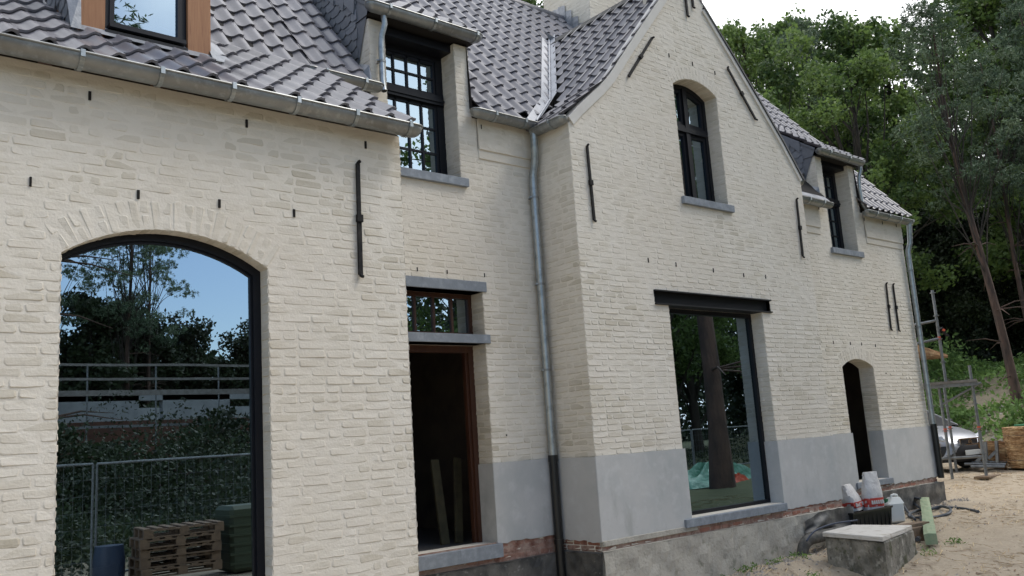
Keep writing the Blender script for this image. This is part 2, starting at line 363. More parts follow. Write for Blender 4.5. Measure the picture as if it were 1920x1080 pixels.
def reveal(mb, op, Y, depth, bricks=True, jl=None):
    """jambs and soffit of an opening, running back from the wall face"""
    l = op.loop()
    k = len(l); mb.add([(p[0], Y, p[1]) for p in l]+[(p[0], Y+depth, p[1]) for p in l], [(i, (i+1) % k, k+(i+1) % k, k+i) for i in range(k)], .25)
    if not bricks: return
    zt = op.zs
    courses(mb, (op.x1, Y, 0), (0, 1, 0), (-1, 0, 0), op.z0, zt, lambda z: [(0.0, depth-.005)], stretch=.1 if depth < .15 else .2)
    courses(mb, (op.x0, Y, 0), (0, 1, 0), (1, 0, 0), op.z0, zt, lambda z: [(0.0, depth-.005)], stretch=.1 if depth < .15 else .2)
    if op.rise > 0:
        cx, Rr = arch_geo(op.x0, op.x1, op.rise); cz = op.zs+op.rise-Rr; a = math.asin((op.x1-op.x0)/2/Rr)
        n = int(2*a*(Rr+.1)/.066)
        for i in range(n):
            t0, t1 = -a+2*a*i/n+.004, -a+2*a*(i+1)/n-.004
            P = lambda t, y: (cx+Rr*math.sin(t), y, cz+Rr*math.cos(t)); tm = (t0+t1)/2
            brick(mb, P(t0, Y-.003), P(t1, Y-.003), P(t1, Y+depth-.01), P(t0, Y+depth-.01), (-math.sin(tm), 0, -math.cos(tm)), .004)

# ------------------------------------------------------------------ ground
GX = [-80, 4, 6.5, 8, 9, 10.3, 13, 15.2, 22, 30, 60]; GZ = [-1.85, -1.82, -1.80, -1.72, -1.66, -1.565, -1.50, -1.42, -1.30, -1.15, -1.0]
def sstep(a, b, x):
    t = np.clip((x-a)/(b-a), 0, 1); return t*t*(3-2*t)
def ground(x, y):
    x = np.asarray(x, float); y = np.asarray(y, float)
    z = np.interp(x, GX, GZ)
    z = z+.12*np.exp(-((x-8.9)**2/.6+(y-5.95)**2/.25))                                   # hump of sand by the foundation
    z = z+.035*np.sin(x*1.9+y*.7)*np.sin(y*1.6-x*.4)+.014*np.sin(x*7+1)*np.sin(y*6.3+x)+.01*np.sin(x*13+y*5)*np.sin(y*11-x*3)
    d = .9*x+.43*y+1.2*np.sin(y*.35)
    bank = sstep(27.5, 36, d)*(2.6+.35*np.sin(y*.5+x*.2)+.2*np.sin(y*1.3))
    z = z+bank*sstep(-30, -12, -np.abs(y-14)*.9+6)*1.0
    z = z-1.1*sstep(-2, -12, y)*(x < 16)*0
    return z
def gz(x, y): return float(ground(x, y))
def atg(px, py):                               # ground point seen at a pixel
    d = ray(px, py); s = 1.0
    for k in range(4000):
        p = d*s
        if p[2] <= gz(p[0], p[1]): break
        s += .01*(1+s*.05)
    return p
def axis(parts):
    r = []
    for a, b, st in parts: r += list(np.arange(a, b-1e-6, st))
    return np.array(r+[parts[-1][1]])
gx = axis([(-120, -10, 8), (-10, 6, 1), (6, 18, .12), (18, 42, .4), (42, 70, 2), (70, 400, 30)])
gy = axis([(-200, -40, 16), (-40, -2, 2), (-2, 2, .5), (2, 12.4, .12), (12.4, 34, .6), (34, 60, 3), (60, 400, 34)])
XX, YY = np.meshgrid(gx, gy, indexing='ij'); ZZ = ground(XX, YY)
fine = (XX > 6) & (XX < 42) & (YY > 2) & (YY < 34)
ZZ = ZZ+fine*rng.normal(0, .009, ZZ.shape)
nx, ny = len(gx), len(gy)
me = bpy.data.meshes.new('ground')
idx = np.arange(nx*ny).reshape(nx, ny)
F = np.stack([idx[:-1, :-1], idx[1:, :-1], idx[1:, 1:], idx[:-1, 1:]], -1).reshape(-1, 4)
me.from_pydata(np.stack([XX, YY, ZZ], -1).reshape(-1, 3).tolist(), [], F.tolist())
for p in me.polygons: p.use_smooth = True
gt = me.attributes.new('tone', 'FLOAT', 'FACE')
cxf, cyf = (XX[:-1, :-1]+XX[1:, 1:])/2, (YY[:-1, :-1]+YY[1:, 1:])/2
dd = .9*cxf+.43*cyf
tn = np.clip(sstep(27, 31, dd)*.35+sstep(4.3, 3.3, cyf)*1.0*(cxf>13)+sstep(-6,-9,cyf)+sstep(34, 40, dd)*.45, 0, 1)      # soil under the undergrowth turns mossy
gt.data.foreach_set('value', tn.reshape(-1).astype(np.float32))
me.materials.append(M['sand']); go = bpy.data.objects.new('ground', me); C.objects.link(go); go['kind'] = 'structure'

# ------------------------------------------------------------------ the house
YL, YG, YM = 5.58, 6.45, 7.06
house = thing('brick_house', 'limewashed brick country house with steep clay tile roofs, dormers, a pointed gable and zinc gutters', 'house', (6.5, 7.06, -1.6))
o_lw = Opening(1.30, 2.60, -1.3, 1.285, .20)
o_up = Opening(8.40, 9.275, 2.79, 4.255, .135, ring=.17)
o_big = Opening(7.90, 9.745, -.95, 1.435)
o_door = Opening(4.60, 5.665, -.97, 1.02)
o_tr = Opening(4.60, 5.665, 1.11, 1.56)
o_d1 = Opening(4.595, 5.47, 2.76, 4.5)
o_d2 = Opening(12.81, 13.63, 2.70, 4.5)
o_rd = Opening(12.64, 13.59, -.93, .81, .125, ring=.2)
# low front wing
mb = MB(); top = 2.44
mb.face([(-2.5, -2.2), (3.725, -2.2), (3.725, top), (-2.5, top)], 'y', YL, [o_lw.loop()], .0)
courses(mb, (0, YL, 0), (1, 0, 0), (0, -1, 0), -1.9, top, spans_of(lambda z: [(-1.2, 3.725)], [o_lw]), proud=.0015, contrast=.95)
voussoirs(mb, o_lw, YL); reveal(mb, o_lw, YL, .12)
mb.face([(YL, -2.2), (YM, -2.2), (YM, 3.5), (YL, 2.44)], 'x', 3.725, tone=.0)
courses(mb, (3.725, YL, 0), (0, 1, 0), (1, 0, 0), -1.9, 2.42, lambda z: [(0, 1.47)])
courses(mb, (3.725, YL, 0), (0, 1, 0), (1, 0, 0), 2.42, 3.4, lambda z: [((z+CO-2.40)/.7, 1.47)])
mb.face([(-2.5+0, 0), (0, 0), (0, 0)], 'y', 50) if False else None
mb.build('wall', M['brick'], house)
# recessed wall with dormer piers, left and right of the gable
def rec_wall(x0, x1, px0, px1, ztop, pz, ops, corb, side):
    mb = MB(); wx0, wx1 = ops[0].x0, ops[0].x1; sz = ops[0].z0
    hol = [o.loop() for o in ops[1:]]
    mb.face([(x0, -2.2), (x1, -2.2), (x1, ztop), (px1, ztop), (px1, pz), (wx1, pz), (wx1, sz), (wx0, sz), (wx0, pz), (px0, pz), (px0, ztop), (x0, ztop)], 'y', YM, hol, .0)
    def outl(z): return [(x0, x1)] if z < ztop-.02 else [(px0, px1)]
    courses(mb, (0, YM, 0), (1, 0, 0), (0, -1, 0), -1.9, pz, spans_of(outl, ops))
    for o in ops[1:]:
        reveal(mb, o, YM, .25)
        if o.rise > 0: voussoirs(mb, o, YM)
    k = [(wx0, pz), (wx0, sz), (wx1, sz), (wx1, pz)]
    for xa, nn in ((wx0, 1), (wx1, -1)):
        mb.face([(YM, sz), (YM+.26, sz), (YM+.26, pz), (YM, pz)], 'x', xa, tone=.0)
        courses(mb, (xa, YM, 0), (0, 1, 0), (nn, 0, 0), sz, pz, lambda z: [(0, .25)], stretch=.2)
    mb.add([(wx0, YM, sz), (wx1, YM, sz), (wx1, YM+.26, sz), (wx0, YM+.26, sz)], [(0, 1, 2, 3)])
    for xa, nn in ((px0, -1), (px1, 1)):                                               # outer sides of the piers
        mb.face([(YM, ztop-.3), (YM+.22, ztop-.3), (YM+.22, pz), (YM, pz)], 'x', xa, tone=.0)
        courses(mb, (xa, YM, 0), (0, 1, 0), (nn, 0, 0), ztop, pz, lambda z: [(0, .215)], stretch=.2)
    for xa, xb in corb:                                                                # corbelled courses under the gutter
        for z0, d in ((corb_z[0], .014), (corb_z[1], .030)):
            b = MB(); mb.box(xa, xb, YM-d, YM+.01, z0, ztop, .3, .006)
    # strokes of brick on the corbelled field
    for xa, xb in corb:
        courses(mb, (0, YM-.030, 0), (1, 0, 0), (0, -1, 0), corb_z[1]+.01, ztop, lambda z: [(xa, xb)], proud=.0012)
    return mb
corb_z = (3.02, 3.12)
mb = rec_wall(3.725, 6.51, 4.41, 5.655, 3.47, 4.28, [o_d1, o_door, o_tr], [(5.72, 6.5)], 0)
mb.build('wall', M['brick'], house)
corb_z = (2.88, 2.985)
mb = rec_wall(11.07, 15.22, 12.63, 13.85, 3.40, 4.20, [o_d2, o_rd], [(11.08, 12.5), (13.93, 15.2)], 1)
mb.face([(YM, -2.2), (YM+6, -2.2), (YM+6, 3.5), (YM+3, 7.0), (YM, 3.45)], 'x', 15.22, tone=.3)
courses(mb, (15.22, YM, 0), (0, 1, 0), (1, 0, 0), -1.9, 3.4, lambda z: [(0, 2.0)])
mb.build('wall', M['brick'], house)
# gable
mb = MB()
GP = [(6.51, -2.2), (11.07, -2.2), (11.07, 3.38), (10.64, 3.90), (9.20, 5.43), (9.20, 6.4), (8.41, 6.4), (8.41, 5.45), (7.19, 3.94), (6.51, 3.38)]
mb.face(GP, 'y', YG, [[(7.90, -.95), (9.745, -.95), (9.745, 1.435), (9.95, 1.435), (9.95, 1.60), (7.66, 1.60), (7.66, 1.435), (7.90, 1.435)], o_up.loop()], .0)
def gout(z):
    if z < 3.37: return [(6.51, 11.07)]
    if z < 5.4:
        l = np.interp(z, [3.40, 3.94, 5.45], [6.55, 7.19, 8.41]); r = np.interp(z, [3.38, 3.90, 5.43], [11.07, 10.64, 9.20])
        return [(float(l)+.03, float(r)-.03)]
    return [(8.41, 9.20)]
lint = (7.66, 9.95, 1.43, 1.60)
courses(mb, (0, YG, 0), (1, 0, 0), (0, -1, 0), -1.9, 6.3, spans_of(gout, [o_up, o_big, lint]))
voussoirs(mb, o_up, YG); reveal(mb, o_up, YG, .20); reveal(mb, o_big, YG, .20)
mb.face([(YG, -2.2), (YM, -2.2), (YM, 3.40), (YG, 3.40)], 'x', 6.51, tone=.0)
courses(mb, (6.51, YG, 0), (0, 1, 0), (-1, 0, 0), -1.9, 3.36, lambda z: [(0, YM-YG)])
mb.face([(YG, -2.2), (YM, -2.2), (YM, 3.40), (YG, 3.40)], 'x', 11.07, tone=.0)
for xa in (8.41, 9.20): mb.face([(YG, 5.3), (YG+.35, 5.3), (YG+.35, 6.4), (YG, 6.4)], 'x', xa, tone=.3)
courses(mb, (9.20, YG, 0), (0, 1, 0), (1, 0, 0), 5.4, 6.3, lambda z: [(0, .3)]); courses(mb, (8.41, YG, 0), (0, 1, 0), (-1, 0, 0), 5.4, 6.3, lambda z: [(0, .3)])
mb.add([(8.41, YG, 6.4), (9.2, YG, 6.4), (9.2, YG+.35, 6.4), (8.41, YG+.35, 6.4)], [(0, 1, 2, 3)])
mb.build('wall', M['brick'], house)
# back, far side, inner rooms: plain
mb = MB()
mb.box(-2.5, 15.2, 12.9, 13.1, -2.2, 3.5)
mb.build('back_wall', M['brick'], house)
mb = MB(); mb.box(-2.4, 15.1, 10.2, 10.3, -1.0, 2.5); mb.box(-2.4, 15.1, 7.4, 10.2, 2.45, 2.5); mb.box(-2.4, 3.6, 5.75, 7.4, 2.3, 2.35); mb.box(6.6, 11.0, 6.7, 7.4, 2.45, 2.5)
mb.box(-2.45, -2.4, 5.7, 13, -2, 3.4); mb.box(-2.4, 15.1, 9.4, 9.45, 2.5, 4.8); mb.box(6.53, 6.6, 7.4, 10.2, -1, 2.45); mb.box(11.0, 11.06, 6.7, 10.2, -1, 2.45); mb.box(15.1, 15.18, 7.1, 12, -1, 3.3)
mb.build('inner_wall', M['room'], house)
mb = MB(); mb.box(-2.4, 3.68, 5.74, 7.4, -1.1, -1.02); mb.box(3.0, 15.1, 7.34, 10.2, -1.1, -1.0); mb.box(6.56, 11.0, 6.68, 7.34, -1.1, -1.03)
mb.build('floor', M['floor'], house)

# plinth render, red brick course, foundation
mb = MB(); pz = -.20; pb = -1.04; d = .022
def ragged(mb, x0, x1, yf, yb, z0, z1, tone=0):
    n = max(2, int((x1-x0)/.06)); lo = [(x0+(x1-x0)*i/n, z0+R(-.012, .014)) for i in range(n+1)]
    loop = [(x0, z1), (x0, z1-.01)]+lo+[(x1, z1)]
    mb.prism([(x0, z1)]+lo+[(x1, z1)], 'y', yf+.004, yb, tone=tone)
    hi = [(x1-.004-(x1-x0-.008)*i/14, z1+.006+R(-.004, .005)) for i in range(15)]
    mb.prism(hi[::-1][:1]+[(a, b+.004) for a, b in lo]+hi[:-1], 'y', yf, yf+.004, tone=tone)
def ragx(mb, xf, xb, y0, y1, z0, z1):
    n = max(2, int((y1-y0)/.06)); lo = [(y0+(y1-y0)*i/n, z0+R(-.012, .014)) for i in range(n+1)]
    mb.prism([(y0, z1)]+lo+[(y1, z1)], 'x', xf, xb)
ragged(mb, 6.489, 7.925, YG-d, YG+.19, pb, pz); ragx(mb, 6.486, 6.56, YG-d+.006, YM+.01, pb, pz); recal(mb.build('plinth', M['plinth'], house))
mb = MB(); ragged(mb, 9.722, 11.085, YG-d, YG+.19, pb, pz); ragx(mb, 11.04, 11.088, YG-d+.006, YM+.01, pb, pz); recal(mb.build('plinth', M['plinth'], house))
for x0_, x1_, dz_ in ((5.645, 6.52, .06), (11.06, 12.66, 0), (13.57, 15.235, 0), (3.74, 4.60, 0)):
    mb = MB(); ragged(mb, x0_, x1_, YM-d, YM+.22, pb+dz_, pz); recal(mb.build('plinth', M['plinth'], house))
mb = MB()
def redrow(O, U, Nn, x0, x1, z0, rows):
    mb.f = mb.f
    u = x0; O = Vector(O); U = Vector(U)
    for r in range(rows):
        u = x0-(0 if r % 2 == 0 else .1); z = z0-.062*(r+1)
        while u < x1-.02:
            e = min(u+.205, x1); a = max(u, x0)
            brick(mb, O+U*(a+.005)+Vector((0, 0, z+.005)), O+U*(e-.005)+Vector((0, 0, z+.005)), O+U*(e-.005)+Vector((0, 0, z+.058)), O+U*(a+.005)+Vector((0, 0, z+.058)), Nn, .004, R(0, 1)); u = u+.205
redrow((0, YG-.002, 0), (1, 0, 0), (0, -1, 0), 6.50, 11.08, -1.005, 2); mb.add([(6.5, YG-.0045, -1.14), (11.08, YG-.0045, -1.14), (11.08, YG-.0045, -.99), (6.5, YG-.0045, -.99)], [(0, 1, 2, 3)], .9); redrow((6.508, YG, 0), (0, 1, 0), (-1, 0, 0), 0, .61, -1.02, 2)
mb.build('brick_course', M['brickred'], house); mb = MB()
mb.add([(3.75, YM-.0045, -1.16), (6.5, YM-.0045, -1.16), (6.5, YM-.0045, -.96), (3.75, YM-.0045, -.96)], [(0, 1, 2, 3)], .9)
redrow((0, YM-.002, 0), (1, 0, 0), (0, -1, 0), 3.75, 6.51, -.965, 3); mb.build('brick_course', M['brickred'], house); mb = MB(); mb.add([(11.08, YM-.0045, -1.13), (15.2, YM-.0045, -1.13), (15.2, YM-.0045, -.99), (11.08, YM-.0045, -.99)], [(0, 1, 2, 3)], .9); redrow((0, YM-.002, 0), (1, 0, 0), (0, -1, 0), 11.08, 15.22, -1.0, 2)
mb.build('brick_course', M['brickred'], house)
def rough_face(mb, a, b, z0, z1, nrm, amp=.012, nz_=10):
    a, b = Vector(a), Vector(b); n = max(3, int((b-a).length/.07)); vs = []; nn = Vector(nrm)
    for j in range(nz_+1):
        for i in range(n+1):
            p = a.lerp(b, i/n); p.z = z0+(z1-z0)*j/nz_; p += nn*(amp*math.sin(i*.9+j*1.7)*.5+R(-amp, amp)*.5); vs.append(p)
    mb.add(vs, [(j*(n+1)+i, j*(n+1)+i+1, (j+1)*(n+1)+i+1, (j+1)*(n+1)+i) for j in range(nz_) for i in range(n)])
mb = MB(); rough_face(mb, (6.49, YG-.035, 0), (11.08, YG-.035, 0), -2.2, -1.135, (0, -1, 0))
mb.add([(6.49, YG-.035, -1.135), (11.08, YG-.035, -1.135), (11.08, YG+.05, -1.12), (6.49, YG+.05, -1.12)], [(0, 1, 2, 3)])
mb.box(6.5, 8.0, YG-.028, YG+.03, -1.09, -1.03, 0, .006)
rough_face(mb, (11.08, YM-.03, 0), (15.23, YM-.03, 0), -2.2, -1.12, (0, -1, 0)); mb.add([(11.08, YM-.03, -1.12), (15.23, YM-.03, -1.12), (15.23, YM+.05, -1.11), (11.08, YM+.05, -1.11)], [(0, 1, 2, 3)])
mb.build('foundation', M['concrete'], house)
mb = MB(); rough_face(mb, (6.47, YG-.02, 0), (6.47, YM, 0), -2.2, -1.15, (-1, 0, 0)); rough_face(mb, (3.74, YM-.04, 0), (6.5, YM-.04, 0), -2.2, -1.16, (0, -1, 0))  # darker concrete here than along the other footings
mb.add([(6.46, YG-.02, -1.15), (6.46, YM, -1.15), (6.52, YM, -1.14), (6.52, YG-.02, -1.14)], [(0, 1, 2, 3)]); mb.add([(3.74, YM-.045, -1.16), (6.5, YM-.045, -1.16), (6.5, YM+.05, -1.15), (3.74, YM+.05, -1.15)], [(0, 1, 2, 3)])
mb.build('foundation', M['concretedark'], house, label='dark foundation in the inner corner')
# loose damp-proof sheeting over the foundation
def sheet(x0, x1, yf, zt, zb, amp, seed, sl=0):
    mb = MB(); n, k = 60, 16; r = random.Random(seed); vs = []
    ph = [r.uniform(0, 6) for _ in range(6)]
    for j in range(k+1):
        for i in range(n+1):
            u = i/n; v = j/k; x = x0+(x1-x0)*u; z = zt(u)+(zb(u)-zt(u))*v
            w_ = (.5+.5*math.sin(u*11+v*5+ph[0]))**1.5*.8+.3*math.sin(u*5-v*6+ph[1])+.12*math.sin(u*23+v*9+ph[2])+.1*math.sin(v*14+u*6)
            vs.append((x, yf-.012-amp*(w_*(.25+v))*min(1, 4*u+.4), z))
    mb.add(vs, [(j*(n+1)+i, j*(n+1)+i+1, (j+1)*(n+1)+i+1, (j+1)*(n+1)+i) for j in range(k) for i in range(n)])
    return mb
sheet(10.05, 11.22, YG-.05, lambda u: -1.13+.005*math.sin(u*30)-.12*max(0, .35-u)*2, lambda u: -1.36-.22*u+.1*math.sin(u*4), .045, 3).build('damp_proof_sheet', M['membrane'], house, True)
sheet(11.1, 15.32, YM-.05, lambda u: -1.125+.004*math.sin(u*40), lambda u: -1.62+.05*math.sin(u*6), .035, 5).build('damp_proof_sheet', M['membrane'], house, True)

# sills, lintels
mb = MB(); mb.box(7.785, 9.735, YG-.055, YG+.17, -1.045, -.955, 0, .004); mb.build('sill', M['stone'], house)
mb = MB(); mb.box(4.5, 5.685, YM-.06, YM+.25, -1.105, -.975, 0, .004); mb.build('doorstep', M['stone'], house)
mb = MB(); mb.box(12.56, 13.66, YM-.05, YM+.22, -1.02, -.935, 0, .004); mb.build('doorstep', M['stone'], house)
mb = MB(); mb.box(4.5, 5.72, YM-.02, YM+.2, 1.02, 1.11, 0, .003); mb.build('lintel', M['stone'], house)
mb = MB(); mb.box(4.5, 5.71, YM-.018, YM+.2, 1.56, 1.665, 0, .003); mb.build('lintel', M['stone'], house)
mb = MB(); mb.prism([(7.66, 1.435), (9.95, 1.435), (9.95, 1.60), (7.66, 1.60)], 'y', YG+.055, YG+.065)
mb.box(7.66, 9.95, YG-.03, YG+.15, 1.587, 1.602); mb.box(7.66, 9.95, YG-.03, YG+.15, 1.432, 1.449)
recal(mb.build('steel_lintel', M['steel'], house))

# ------------------------------------------------------------------ windows
def ring(mb, lo, li, ya, yb, t=0.):
    k = len(lo)
    for A, B in ((lo, ya), (li, ya)): pass
    v = [(p[0], ya, p[1]) for p in lo]+[(p[0], ya, p[1]) for p in li]+[(p[0], yb, p[1]) for p in lo]+[(p[0], yb, p[1]) for p in li]
    f = []
    for i in range(k):
        j = (i+1) % k
        f += [(i, j, k+j, k+i), (2*k+i, 3*k+i, 3*k+j, 2*k+j), (k+i, k+j, 3*k+j, 3*k+i), (i, 2*k+i, 2*k+j, j)]
    mb.add(v, f, t)
def sub(parent, name, mb, m): return mb.build(name, m, parent)
def pane(parent, loop, y):
    mb = MB(); mb.face(loop, 'y', y); o = mb.build('pane', M['glass'], parent); return o
def sash(mb, x0, x1, z0, z1, y, w=.04, d=.04): ring(mb, arch_loop(x0, x1, z0, z1, 0), arch_loop(x0+w, x1-w, z0+w, z1-w, 0), y, y+d)
# large arched picture window
mb = MB(); o_f = Opening(1.245, 2.60, -1.3, 1.285, .205); ring(mb, o_f.loop(.0), o_f.loop(.055), YL+.12, YL+.19); ring(mb, o_f.loop(.05), o_f.loop(.07), YL+.14, YL+.18)
wl = recal(mb.build('window', M['black'], house, label='large arched picture window in the low wing'))
pane(wl, o_f.loop(.06), YL+.155)
# gable picture window
mb = MB(); o_f = Opening(7.83, 9.745, -.965, 1.435); ring(mb, o_f.loop(0), o_f.loop(.055), YG+.17, YG+.235)
wb = recal(mb.build('window', M['black'], house, label='tall rectangular picture window in the gable')); pane(wb, o_f.loop(.05), YG+.20)
# gable upper window
yf = YG+.19; mb = MB(); ring(mb, o_up.loop(0), o_up.loop(.06), yf, yf+.07)
mb.box(8.80, 8.875, yf-.018, yf+.05, 2.85, 4.34); mb.box(8.46, 9.21, yf-.03, yf+.05, 3.74, 3.80); mb.box(8.46, 9.21, yf-.012, yf+.05, 3.80, 3.835)
for a, b in ((8.46, 8.80), (8.875, 9.215)):
    sash(mb, a, b, 2.85, 3.74, yf+.01, .045); 
    cz = lambda x: 4.255-.06+.135*(1-((x-8.8375)/.4375)**2)
    lo = [(a, 3.835), (b, 3.835), (b, cz(b)), ((a+b)/2, cz((a+b)/2)), (a, cz(a))]
    li = [(a+.045, 3.88), (b-.045, 3.88), (b-.045, cz(b-.045)-.045), ((a+b)/2, cz((a+b)/2)-.045), (a+.045, cz(a+.045)-.045)]
    ring(mb, lo, li, yf+.01, yf+.05)
wu = recal(mb.build('window', M['black'], house, label='arched casement window high in the gable')); pane(wu, o_up.loop(.05), yf+.035)
mb = MB(); mb.box(8.335, 9.345, YG-.045, YG+.19, 2.70, 2.79, 0, .003); mb.build('sill', M['stone'], wu)
# dormer windows with small panes
def dormer_window(x0, x1, z0, zt, zb, ncol, tr0, tr1, rows_t, rows_b, label, sillx):
    yf = YM+.235; mb = MB(); ring(mb, arch_loop(x0, x1, z0, zt, 0), arch_loop(x0+.06, x1-.09, z0+.045, zb, 0), yf, yf+.07)
    mb.box(x0+.02, x1-.02, yf-.03, yf+.05, tr0, tr1); mb.box(x0+.02, x1-.02, yf-.045, yf+.03, tr0+.03, tr0+.055)
    mb.box(x0, x1, YM+.06, yf+.02, zt-.085, zt)
    for za, zc in ((z0+.045, tr0), (tr1, zb)): sash(mb, x0+.06, x1-.09, za, zc, yf+.012, .032)
    w_ = recal(mb.build('window', M['black'], house, label=label))
    xa, xb = x0+.09, x1-.12; g = MB()
    for i in range(1, ncol): x = xa+(xb-xa)*i/ncol; g.box(x-.011, x+.011, yf+.012, yf+.045, z0+.05, tr0); g.box(x-.011, x+.011, yf+.012, yf+.045, tr1, zb)
    for i in range(1, rows_t): z = tr1+(zb-tr1)*i/rows_t; g.box(xa, xb, yf+.015, yf+.043, z-.011, z+.011)
    for i in range(1, rows_b): z = z0+.05+(tr0-z0-.05)*i/rows_b; g.box(xa, xb, yf+.015, yf+.043, z-.011, z+.011)
    g.build('glazing_bar', M['black'], w_)
    for za, zc in ((z0+.05, tr0), (tr1, zb)): pane(w_, arch_loop(x0+.07, x1-.10, za, zc, 0), yf+.03)
    s_ = MB(); s_.box(sillx[0], sillx[1], YM-.045, YM+.23, z0-.09, z0, 0, .003); s_.build('sill', M['stone'], w_)
    return w_
dormer_window(4.595, 5.47, 2.76, 4.28, 4.13, 4, 3.63, 3.74, 2, 3, 'dormer window of small panes beside the gable, half hidden by the low roof', (4.3, 5.54))
dormer_window(12.81, 13.63, 2.70, 4.2, 4.06, 4, 3.52, 3.63, 2, 3, 'narrow dormer window of small panes beyond the gable', (12.755, 13.72))
# transom light over the open door
yf = YM+.20; mb = MB(); ring(mb, o_tr.loop(0), o_tr.loop(.045), yf, yf+.07)
wt = recal(mb.build('window', M['brown'], house, label='four-light hardwood transom window over the open door'))
for x in (4.72, 4.95, 5.18, 5.41): g = MB(); g.box(x-.014, x+.014, yf+.01, yf+.05, 1.14, 1.53); g.build('glazing_bar', M['brown'], wt)
pane(wt, o_tr.loop(.03), yf+.03)
# open doorway frame
mb = MB(); yf = YM+.22
for x0, x1 in ((4.60, 4.66), (5.60, 5.665)): mb.box(x0, x1, yf, yf+.08, -.97, 1.02); 
mb.box(5.575, 5.60, yf+.03, yf+.08, -.97, .96); mb.box(4.66, 5.60, yf, yf+.08, .95, 1.02)
df = mb.build('door_frame', M['brown'], house)
# ------------------------------------------------------------------ wall irons and weep holes
def iron(a, b, Y, label=None):
    a = Vector((a[0], Y, a[1])); b = Vector((b[0], Y, b[1])); mid = (a+b)/2; d = (b-a).normalized(); mb = MB()
    for p, q in ((a, mid), (mid, b)):
        mb.bar(p+Vector((0, -.018, 0)), q+Vector((0, -.018, 0)), .030 if p is a else .034, .016, up=(0, 1, 0))
    mb.bar(mid-d*.028+Vector((0, -.024, 0)), mid+d*.028+Vector((0, -.024, 0)), .048, .03, up=(0, 1, 0))
    for e, s in ((a, -1), (b, 1)):
        pts = [e+Vector((0, -.018, 0)), e+d*s*.012+Vector((.006, -.03, 0)), e+d*s*.016+Vector((.012, -.04, 0))]; mb.tube(pts, [.014, .013, .011], 8)
    o = mb.build('wall_anchor', M['iron'], house)
    if label: o['label'] = label
for a, b, Y in (((3.33, 2.15), (3.32, 1.29), YL), ((6.755, 3.15), (6.77, 2.31), YG), ((10.88, 3.08), (10.86, 2.26), YG), ((8.06, 4.76), (7.56, 4.15), YG), ((9.58, 4.73), (10.10, 4.11), YG),
                ((8.82, 6.1), (8.83, 5.27), YG), ((8.96, 6.1), (8.97, 5.43), YG), ((8.70, 6.1), (8.70, 5.52), YG), ((14.38, 2.22), (14.33, 1.44), YM), ((14.62, 2.22), (14.60, 1.43), YM)): iron(a, b, Y)
def weep(px, py, Y, h=.055, w_=.011):
    p = at(px, py, Y=Y); mb = MB(); mb.box(p[0]-w_/2, p[0]+w_/2, Y-.0095, Y+.002, p[2]-h/2, p[2]+h/2, 0, .001); mb.build('weep_hole', M['hole'], house)
for p in ((168, 180), (462, 232), (685, 272), (57, 341), (259, 365), (411, 382), (551, 400)): weep(*p, YL, .058, .016 if p[0] > 60 else .012)
for p in ((782, 505), (838, 510), (908, 516)): weep(*p, YM, .04, .009)
weep(902, 238, YM-.03, .05, .007)
for p in ((1215, 488), (1267, 496), (1337, 507), (1394, 516), (1435, 519), (1254, 104), (1298, 120), (1340, 137)): weep(*p, YG, .052, .010)
for p in ((1562, 642), (1594, 644), (1615, 645), (1641, 648)): weep(*p, YM, .045, .010)
for p in ((1535, 390), (1620, 411), (1654, 418), (1680, 423)): weep(*p, YM-.03, .055, .009)
weep(949, 816, YM, .017, .017); weep(1661, 700, YM, .017, .017)

# ------------------------------------------------------------------ roofs
def prof(t):
    """cross-section of a pantile, 0..1 across"""
    return .047*(.5+.5*math.cos(2*math.pi*(t-.90)))**1.8-.008
def tiles(mb, P0, U, V, W, L_, pitch, expo, keep=None, jit=.002, lip=.017):
    P0, U, V = Vector(P0), Vector(U).normalized(), Vector(V).normalized(); Nn = U.cross(V).normalized()
    if Nn.z < 0: Nn = -Nn
    nu, nv = int(math.ceil(W/pitch-1e-6)), int(math.ceil(L_/expo-1e-6)); ns = 12
    for j in range(nv):
        for i in range(nu):
            c = P0+U*((i+.5)*pitch)+V*((j+.4)*expo)
            if keep and not keep(c): continue
            du, dv, dh, tn = R(-jit, jit), R(-.004, .004), R(0, .003), (R(0, .5) if random.random() < .8 else R(.5, 1))
            tw = R(-.0025, .0025); vs = []
            v0 = j*expo+dv; v1 = min((j+1)*expo+.05, L_+.02)
            for lvl in range(4):
                for s in range(ns+1):
                    t = -.03+1.09*s/ns; u = (i+t)*pitch+du
                    h = prof(t) + (.010 if t > .97 else 0)*(t-.97)/.06
                    if lvl == 0: p = P0+U*u+V*v0+Nn*(h+.032+dh+tw*(t-.5)-lip)
                    elif lvl == 1: p = P0+U*u+V*(v0+.001)+Nn*(h+.032+dh+tw*(t-.5))
                    elif lvl == 2: p = P0+U*u+V*(v0+(v1-v0)*.5)+Nn*(h+.019+dh)
                    else: p = P0+U*u+V*v1+Nn*(h+.006+dh)
                    vs.append(p)
            k = ns+1; fs = [(l*k+s, l*k+s+1, (l+1)*k+s+1, (l+1)*k+s) for l in range(3) for s in range(ns)]
            mb.add(vs, fs, tn)
            # underside lip thickens the lower edge; darkest tone paints shade under it
            b = [P0+U*((i-.03+1.09*s/ns)*pitch+du)+V*(v0+.035)+Nn*(prof(-.03+1.09*s/ns)+.012) for s in range(ns+1)]
            f0 = vs[:k]; mb.add(f0+b, [(s, k+s, k+s+1, s+1) for s in range(ns)], 1.)
T50 = math.tan(math.radians(50)); T34 = math.tan(math.radians(34.3))
KY, KZ = 7.03, 3.56                      # where the low wing's shallower slope meets the main slope
RZ = 5.86
def main_z(y): return 3.50+(y-6.96)*T50
def gl_z(x): return 3.98+(x-7.2)*(RZ-3.98)/1.6
